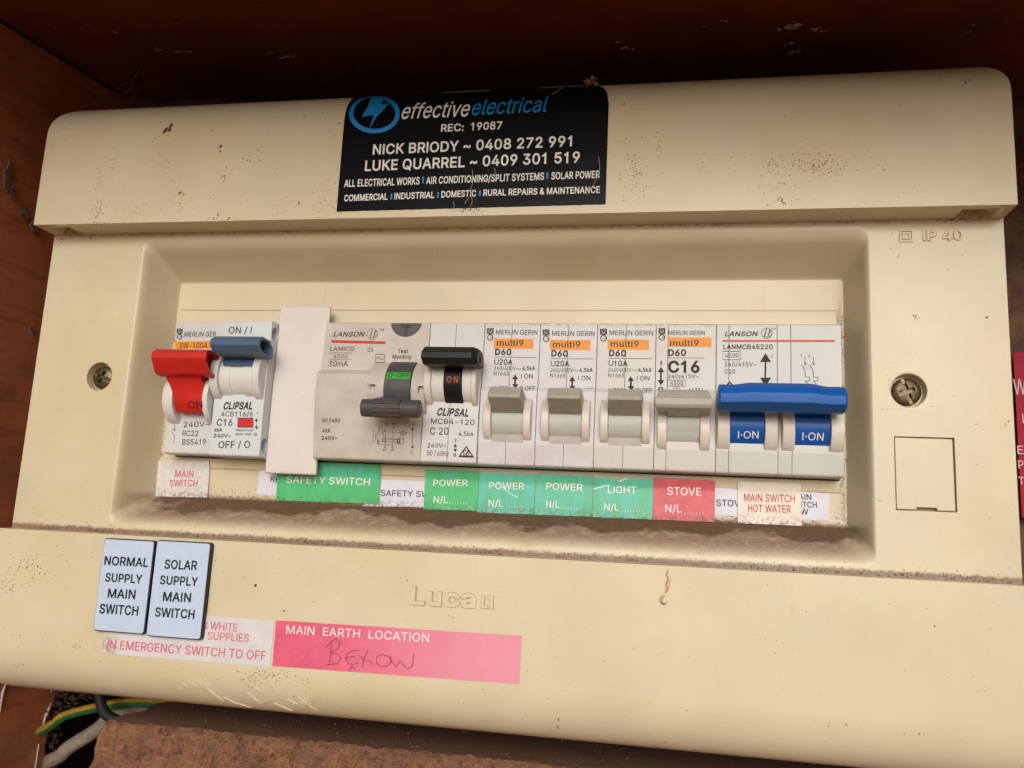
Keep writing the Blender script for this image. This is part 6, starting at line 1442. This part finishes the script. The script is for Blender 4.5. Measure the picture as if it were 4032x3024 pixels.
# 4 safety switch (residual current device), lever down
T = thing('safety_switch', 'wide grubby grey safety switch with round test button and lever down', 'safety switch', (-36, 8, -.2), 'circuit breakers clipped side by side in the board')
tb = MB().cy(-26.3, 45.6, 5.3, -8, 1.6, 40)
housing('rcd', [-54, -18.05], M_RCD, T, [tb], bev=.45)
hd = [( -26.3 + 5.1 * math.cos(math.radians(t)), 45.1 + 5.1 * math.sin(math.radians(t))) for t in range(180, 361, 9)]
btn = obj('test_button', MB().py(hd, .15, 1.55), M_DGREY, T, bevel=.25)
obj('button_letter', MB().box(-28.0, -24.7, -.05, .3, 43.6, 44.6).box(-26.9, -25.8, -.04, .3, 40.9, 43.6), mat('dark_grey_raised', (0.045, 0.042, 0.045, 1), .5), btn, bevel=.12)
nt = [MB().box(-35.9, -33.0, -9, 6, 21.2, 23.4)]
nt2 = [MB().box(-18.9, -15, -9, 6, 20.9, 23.2)]
cheek(-35.5, -30.1, 2.6, 22.9, 9.3, M_RCD, T, .3, nt); cheek(-21.2, -16.9, 2.6, 22.9, 9.3, M_RCD, T, .3, nt2)
cheek(-35.0, -17.2, 4.6, 22.9, 9.6, M_RCD, T, .2)
drum(2.5, 23.0, 9.55, -29.9, -21.4, M_DGREY, T)
arm = MB(); arm.px([(-5.0, 20.0), (-12.5, 18.2), (-13.5, 16.5), (-12.5, 14), (-4, 14.5)], -30.6, -21.4); obj('toggle_arm', arm, M_DGREY, T, bevel=.3)
bar = MB(); bar.cx(-14.0, 14.9, 2.75, -33.6, -15.5, 28); br = obj('toggle_handle', bar, M_DGREY, T, bevel=.2)
for i in range(5):
    a_ = math.radians(128 + 26 * i); y = -14.0 + 2.85 * math.cos(a_); z = 14.9 + 2.85 * math.sin(a_); d = Vector((math.cos(a_), math.sin(a_))); t = Vector((-d.y, d.x))
    q = [(y + d.x * .38 + t.x * .36, z + d.y * .38 + t.y * .36), (y + d.x * .38 - t.x * .36, z + d.y * .38 - t.y * .36), (y - d.x * .5 - t.x * .45, z - d.y * .5 - t.y * .45), (y - d.x * .5 + t.x * .45, z - d.y * .5 + t.y * .45)]
    obj('grip_rib', MB().px(q, -29.8, -21.0), M_DGREY, br, bevel=.1)
obj('grip_dust', MB().cx(-14.0, 14.9, 2.92, -29.4, -21.4, 28), M_RUSTY, br)
lettering('rcd', T); lettering('rcd_r', T, 'red_stripe'); lettering('rcd_g', T, 'green_band', lift=.06); lettering('rcd_d', T, 'off_mark', lift=.1)
# 5 black-toggle breaker
T = thing('power_breaker', 'white breaker with a black toggle between the safety switch and the paler toggles', 'circuit breaker', (-9, 8, -.2), 'circuit breakers clipped side by side in the board')
housing('clip', [-18, -9.4, -.05], M_CLIP, T, bev=.2)
cheek(-17.3, -14.9, 1.5, 25.6, 8.6, M_CHEEK, T); cheek(-2.1, -.4, 1.5, 25.6, 8.6, M_CHEEK, T)
drum(1.5, 26, 7.9, -14.9, -10.9, M_CHEEKW, T); drum(1.5, 26, 7.9, -5.0, -2.1, M_CHEEKW, T)
drum(1.5, 26, 8.25, -10.85, -5.05, M_BLACK, T, 'toggle_neck')
prof = [(-3, 29.4), (-9.0, 28.9), (-12.8, 28.9), (-15.6, 30.4), (-15.4, 32.4), (-12.6, 34.5), (-7.0, 34.6), (-4, 33)]
mb = MB(); sec = []
for x, k in ((-16.0, .92), (-15.6, 1), (-.4, 1), (1.3, .82)):
    cy_, cz_ = -9.5, 31.5; sec.append([(x, cy_ + (y - cy_) * k, cz_ + (z - cz_) * k) for y, z in prof])
mb.loft(sec)
hb = carve(mb, [MB().cx(-10.0, 31.2, 1.0, -1, 3, 14)], 'toggle_handle', ORG[T.name]); obj('toggle_handle', hb, M_BLACK, T, bevel=.2)
lettering('clip', T)
PR_or = [tuple(list(e[:8]) + ['orange_hot'] + list(e[9:])) for e in PRINTS['clip_d']]; lettering(None, T, 'on_mark', lift=.05, ent=PR_or)
# 6-8 three identical breakers: build one, copy it
GRP = 'breakers with small square taupe toggles'
def make_square(dx, label, key, dz):
    T = thing('lighting_breaker' if key == 'mgB' else 'power_breaker', label, 'circuit breaker', (9 + dx, 8, -.2), 'circuit breakers clipped side by side in the board')
    return T
T = make_square(0, 'first of three pale breakers with small square taupe toggles, next to the black toggle', 'mgA', 0)
housing('mg', [0, 8.8, 17.95], M_MG, T)
cheek(1.9, 4.35, 2.6, 14.2, 7.6, M_CHEEK, T); cheek(14.35, 16.75, 2.6, 14.2, 7.6, M_CHEEK, T)
drum(2.8, 14.2, 6.4, 4.35, 14.35, M_DRUM, T)
obj('slot_shade', MB().box(4.4, 14.3, -1.38, -1.2, 7.0, 21.4), mat('slot_shade_plastic', (0.42, 0.38, 0.34, 1), .7), T)  # thin plate whose darker colour paints the shadow gap at the toggle
mb = MB(); pr = [(0, 21), (-8.3, 23.1), (-9.3, 22.9), (-12.2, 20.1), (-12.0, 19.3), (-3.4, 15.8), (0, 15)]
mb.px(pr, 4.65, 14.5); obj('toggle_handle', mb, M_TAUPE, T, bevel=.2)
lettering('mgA', T); lettering('mgA_o', T, 'orange_stripe')
kids = list(T.children)
for dx, lab, key, dz in ((18, 'second of three pale breakers with small square taupe toggles, above a power label', 'mgA', -.3), (36, 'third pale breaker with square taupe toggle, above the light label', 'mgB', 0)):
    C_ = T.copy(); COL.objects.link(C_); C_.location.x += dx * MM; C_['label'] = lab; ORG[C_.name] = (9 + dx, 8, -.2)
    if key == 'mgB': C_.name = 'lighting_breaker'; ORG[C_.name] = (9 + dx, 8, -.2)
    for ch in kids:
        if key == 'mgB' and ch.name.startswith('lettering'): continue
        c = ch.copy(); COL.objects.link(c); c.parent = C_
        if ch.name.startswith(('lettering', 'orange')): c.location.z += dz * MM
    if key == 'mgB': lettering('mgB', C_, dx=dx)
# 9 ribbed taupe toggle
T = thing('stove_breaker', 'pale breaker with wide ribbed taupe toggle, above the red stove label', 'circuit breaker', (63, 8, -.2), 'circuit breakers clipped side by side in the board')
housing('mg', [54, 57.6, 71.95], M_MG, T)
cheek(54.9, 57.7, 3.0, 12.6, 7.5, M_CHEEK, T); cheek(67.3, 70.2, 3.0, 12.6, 7.5, M_CHEEK, T)
drum(3.0, 13.0, 6.1, 57.7, 67.3, M_DRUM, T); drum(3.0, 14.6, 6.7, 57.7, 67.3, M_DRUM, T, 'drum_rib')
sec = [(0, 21.5, 55.4, 69.5), (-8.6, 22.9, 55.5, 69.3), (-10.2, 21.9, 54.9, 69.9), (-11.8, 20.2, 54.3, 70.4), (-12.1, 18.4, 54.3, 70.5), (-11.4, 17.4, 54.5, 70.3), (-4.0, 16.6, 55, 70), (0, 16.4, 55, 70)]
mb = MB(); n = len(sec); mb.add([(a_[2], a_[0], a_[1]) for a_ in sec] + [(a_[3], a_[0], a_[1]) for a_ in sec], [(i, (i + 1) % n, n + (i + 1) % n, n + i) for i in range(n)] + [tuple(range(n)), tuple(range(2 * n - 1, n - 1, -1))])
hh = obj('toggle_handle', mb, M_TAUPE, T, bevel=.2)
for i in range(4):
    t = i / 4; y = -8.9 - 2.7 * t; z = 22.75 - 2.3 * t; obj('grip_rib', MB().px([(y - .35, z + .05), (y + .15, z + .45), (y + .5, z - .3), (y - .1, z - .6)], 55.3 - .6 * t, 69.5 + .6 * t), M_TAUPE, hh, bevel=.08)
obj('toggle_neck', MB().px([(0, 16), (-5.2, 15.9), (-9.5, 17.3), (-9.5, 18.5), (0, 18.5)], 57.75, 67.35), M_TAUPE, T, bevel=.2)
lettering('c16', T); lettering('c16_o', T, 'orange_stripe')
# 10 double pole blue
T = thing('hot_water_breaker', 'double width breaker with one long blue toggle bar, rightmost in the row', 'circuit breaker', (90, 8, -.2), 'circuit breakers clipped side by side in the board')
housing('lan', [72, 75.7, 89.7, 93.6, 107.95], M_LAN, T)
for x0, x1 in ((72.3, 75.9), (85.7, 89.3), (90.6, 94.1), (103.9, 107.6)): cheek(x0, x1, 3.2, 13.4, 7.9, M_CHEEK, T, .3)
drum(3.2, 14.3, 7.15, 76.0, 85.6, M_BLUE, T); drum(3.2, 14.3, 7.15, 94.2, 103.8, M_BLUE, T)
for x0 in (76.0, 94.2): obj('drum_rib', MB().cx(-3.6, 15.9, .55, x0, x0 + 9.6, 12), M_BLUE, T)
prof = [(-5, 22.6), (-9.5, 24.0), (-13.2, 24.2), (-15.6, 22.6), (-16.4, 21.0), (-16.2, 18.6), (-12.4, 16.8), (-8.2, 16.9), (-5, 18.2)]
secs = []
for x, k, dz_ in ((71.9, .93, 0), (72.3, 1, 0), (76.3, 1, 0), (80.4, 1.08, .28), (97.2, 1.08, .28), (101.2, .98, -.1), (105.7, .98, -.1), (106.3, .9, -.1)):
    cy_, cz_ = -10.5, 20.4; secs.append([(x, cy_ + (y - cy_) * k, cz_ + (z - cz_) * k + dz_) for y, z in prof])
mb = MB(); mb.loft(secs); obj('toggle_bar', mb, M_BLUE, T, bevel=.2)
lettering('lan', T); lettering('lan_r', T, 'red_stripe'); lettering('lan_d', T, 'on_mark', lift=.05); lettering('lan_e', T, 'on_mark', lift=.05)
# sheet behind the breakers, coloured black for the shade in the gaps
obj('dark_gap_sheet', MB().box(-108.2, 108, 22.1, 23, -.4, 45.4), M_VOID, ENC)

# ------------------------------------------------------------ stickers and engraved plates
def sticker(label, key, q, m, s='floor', lift=0.1, thick=.14, nx=18, nz=10, wr=.05, lkey=None, name='label_sticker', cat='label', group='labels stuck below the breakers', seed=0, rc=0, letter_lift=None):
    T_l, T_r, B_r, B_l = [Vector(p) for p in q]; n1 = nz + 1; F_ = []; B_ = []
    for i in range(nx + 1):
        for j in range(nz + 1):
            u, w = i / nx, j / nz; p = (T_l * (1 - u) + T_r * u) * (1 - w) + (B_l * (1 - u) + B_r * u) * w
            if rc and u > .9 and w < .12: 
                pass
            wob = wr * (noise.noise(Vector((p.x * .35 + seed, p.y * .2, seed))) ) + (wr * 2.2 * max(0, noise.noise(Vector((p.x * .9 + seed, 0, seed * 2))) - .25) * (w ** 2))
            jit = .06 * noise.noise(Vector((p.x * 1.3, p.y * 1.3, seed)))
            curl = .35 * wr / .05 * (max(0, noise.noise(Vector((seed * 3.3, p.x * .25, 1)))) * w ** 6 + max(0, noise.noise(Vector((seed * 1.3, 5, p.y * .4)))) * u ** 14) if s == 'floor' else 0
            y = surf(s, p.x, p.y) - lift - max(0, wob) - curl
            F_.append((p.x + jit, y - thick, p.y + jit)); B_.append((p.x + jit, y, p.y + jit))
    mb = MB(); off = len(F_); fs = []
    for i in range(nx):
        for j in range(nz): a_ = i * n1 + j; fs += [(a_, a_ + 1, a_ + n1 + 1, a_ + n1), (off + a_, off + a_ + n1, off + a_ + n1 + 1, off + a_ + 1)]
    for i in range(nx):
        for j in (0, nz): a_ = i * n1 + j; fs.append((a_, a_ + n1, off + a_ + n1, off + a_))
    for j in range(nz):
        for i in (0, nx): a_ = i * n1 + j; fs.append((a_, a_ + 1, off + a_ + 1, off + a_))
    mb.add(F_ + B_, fs)
    c = (T_l + B_r) / 2
    T = thing(name, label, cat, (c.x, surf(s, c.x, c.y), min(B_r.y, B_l.y)), group)
    obj('backing', mb, m, T)
    if lkey: lettering(lkey, T, lift=lift + thick + wr * 1.0 + .03)
    return T
L1, L2 = .05, .24
sticker('dirty white label reading main switch, below the red toggle', 'a', [(-114.6, -2.1), (-95.2, -1.6), (-94.6, -14.0), (-114.2, -14.4)], M_SGREYW, lkey='s_main_sw', lift=.55, seed=1)
sticker('white label end showing the letters R and E, partly under the green safety switch label', 'b', [(-77.0, -4.1), (-66, -4.1), (-65.8, -12.4), (-77.0, -12.2)], M_SWHITE, lkey='s_re', lift=L1, seed=2)
sticker('white safety switch label between two green labels, its ends covered', 'd', [(-39.9, -5.5), (-15.8, -5.6), (-15.5, -13.8), (-39.5, -14.4)], M_SWHITE, lkey='s_safety_w', lift=L1, seed=4)
sticker('long bright green label reading safety switch, tucked under the blank strip', 'c', [(-70.2, -.9), (-34.0, -.8), (-33.8, -13.5), (-69.8, -13.9)], M_SGREEN, lkey='s_safety_g', lift=.58, seed=3, nx=36, wr=.08)
gp = 'green power labels'
sticker('green power label directly below the breaker with black toggle', 'e', [(-18.9, -1.8), (-1.1, -1.6), (-1.0, -14.3), (-18.7, -14.5)], M_SGREEN, lkey='s_pow0', lift=.58, seed=5)
sticker('teal green power label with a scratch across its lettering', 'f', [(-.85, -2.2), (17.2, -2.1), (17.2, -14.55), (-1.0, -14.7)], M_STEAL, lkey='s_pow1', lift=.58, seed=6)
sticker('teal green power label with brown smudges, beside the light label', 'g', [(17.45, -1.8), (35.5, -1.9), (35.3, -14.4), (17.4, -14.6)], M_STEAL, lkey='s_pow2', lift=.60, seed=7)
sticker('teal green label reading light with a long white scratch', 'h', [(35.75, -2.4), (53.75, -2.0), (53.8, -14.4), (35.5, -14.5)], M_STEAL, lkey='s_light', lift=.62, seed=8)
sticker('white label reading stov, partly under the cream hot water label', 'j', [(70.7, -4.0), (81, -4.1), (80.8, -12.4), (70.8, -12.4)], M_SWHITE, lkey='s_stove_w', lift=L1, seed=10)
sticker('faded red label reading stove, right of the light label', 'i', [(54.0, -1.6), (72.35, -1.8), (72.3, -14.3), (53.95, -14.4)], M_SRED, lkey='s_stove_r', lift=.58, seed=9)
sticker('white label of black letters mostly under the hot water label', 'l', [(93, -4.0), (105.5, -4.4), (105.1, -12.6), (93, -12.2)], M_SWHITE, lkey='s_hww', lift=L1, seed=12)
sticker('cream label with red letters reading main switch hot water', 'k', [(79.1, -1.8), (97.2, -1.75), (97.4, -14.2), (79.1, -14.3)], M_SCREAMY, lkey='s_hw', lift=.60, seed=11)
sticker('faded white emergency label with thin pink lettering, under the engraved plates', 'm', [(-108.3, -49.1), (-54.0, -49.0), (-54.1, -62.0), (-108.6, -62.3)], M_EMERG, s='low', lkey='s_emerg', lift=.04, nx=60, wr=.05, seed=13, group='labels stuck on the lower cover')
sticker('long faded pink label with below handwritten in pen', 'n', [(-53.5, -48.9), (19.35, -48.1), (19.3, -60.9), (-53.3, -61.7)], M_PINK, s='low', lkey='s_earth', lift=.04, nx=90, nz=14, wr=.16, seed=14, group='labels stuck on the lower cover')
pk = [o for o in bpy.data.objects if o.get('label', '').startswith('long faded pink')][0]
lettering('s_earth_ink', pk, 'handwriting', lift=.37)
# electrician's black label wrapping over the top edge: outline with a rounded corner
hx0, hx1, hz0, hz1 = -46.2, 38.6, 76.6, 120.2
T = thing('contractor_label', 'large black label with white and blue lettering on the top cover', 'label', (-4, -18, 76.6))
mb = MB(); F_ = []; nx, nz = 130, 44
for i in range(nx + 1):
    for j in range(nz + 1):
        u, w = i / nx, j / nz; xl = -45.9 + (-46.2 + 46.0) * w; x = xl + (38.7 - xl) * u; ztop = hz1
        if x > 30.7: ztop = hz1 - 11 + 11 / 8 * math.sqrt(max(0, 64 - (x - 30.7) ** 2))
        if x < -44: ztop = hz1 - .4 * (-44 - x)
        z0_ = hz0 + .4 * u + .12 * noise.noise(Vector((x * .5, 0, 0))); z = z0_ + (ztop - z0_) * w
        F_.append((x, surf('hood', x, z) - .16 - .05 * max(0, noise.noise(Vector((x * .15, z * .2, 2)))), z))
B_ = [(p[0], surf('hood', p[0], p[2]) + .1, p[2]) for p in F_]; n1 = nz + 1; off = len(F_); fs = []
for i in range(nx):
    for j in range(nz): a_ = i * n1 + j; fs += [(a_, a_ + 1, a_ + n1 + 1, a_ + n1)]
for i in range(nx):
    for j in (0, nz): a_ = i * n1 + j; fs.append((a_, a_ + n1, off + a_ + n1, off + a_))
for j in range(nz):
    for i in (0, nx): a_ = i * n1 + j; fs.append((a_, a_ + 1, off + a_ + 1, off + a_))
mb.add(F_ + B_, fs); obj('backing', mb, M_SBLACK, T)
lettering('s_hood', T, lift=.2)
# cobweb threads and dirt on the black label, insect cocoon on its top corner
wb = MB()
for pts in ([(23.6, 119.5), (23.0, 117), (22.2, 115.2), (20.8, 114.2)], [(-2.5, 89), (-2.2, 85), (-2.8, 82), (-2.0, 79), (-2.4, 77.2)], [(4.2, 89.5), (4.8, 88), (3.8, 86.9)], [(36.2, 92), (36.6, 88), (35.4, 84), (33, 80)], [(-8, 79), (-7.6, 77.4), (-8.2, 76)], [(-3.2, 80), (-4.4, 78)], [(16, 119.6), (24, 120.2), (31, 120.6)], [(-16, 119.2), (-8, 119.8), (0, 119.7)]):
    wb.tube(bez([(x, surf('hood', x, min(z, 121)) - .45, z) for x, z in pts], 6), .1, 5, caps=False)
obj('web_threads', wb, M_WEB, T, kind='stuff')
cb = MB()
for _ in range(26): lump(cb, (31.6 + random.gauss(0, 1.2), -10.5 + random.gauss(0, .8), 121.3 + random.gauss(0, .5)), random.uniform(.4, .9))
obj('insect_cocoon', cb, M_CRUMB, origin=(31.6, -10.5, 120.8), label='small brown insect cocoon on the top edge above the black label', category='cocoon')
fb = MB()
for _ in range(40): lump(fb, (-2.5 + random.gauss(0, 2.0), -18.2, 76.3 + random.gauss(0, .5)), random.uniform(.08, .25))
obj('fluff', fb, M_MIDDIRT, T, kind='stuff')
# engraved plates
def plate(x0, x1, z0, z1, key, label):
    T = thing('engraved_plate', label, 'sign', ((x0 + x1) / 2, -18, z0), 'engraved two-layer plates')
    o_ = rrect(x0, x1, z0, z1, 1.0); mb = MB(); mb.py(o_, -19.85, -17.98); obj('core', mb, M_PCORE, T, bevel=.15)
    i_ = rrect(x0 + .28, x1 - .28, z0 + .28, z1 - .28, .8); obj('face', MB().py(i_, -20.15, -19.8), M_PLATE, T, bevel=.12)
    lettering(key, T, lift=0.0); return T
plate(-111.35, -94.1, -55.6, -28.1, 's_plate1', 'left engraved white plate with painted sky sheen reading normal supply main switch')
plate(-93.55, -75.6, -55.9, -27.75, 's_plate2', 'right engraved white plate with painted sky sheen reading solar supply main switch')
# red label on the backing board at the right
T = thing('warning_label', 'deep red label with white letters on the brown board at right', 'label', (200, 51, -7.5))
obj('backing', MB().box(173.4, 232, 50.7, 51.2, -7.5, 48.2), M_REDLAB, T, bevel=.1)
lettering('s_red', T)
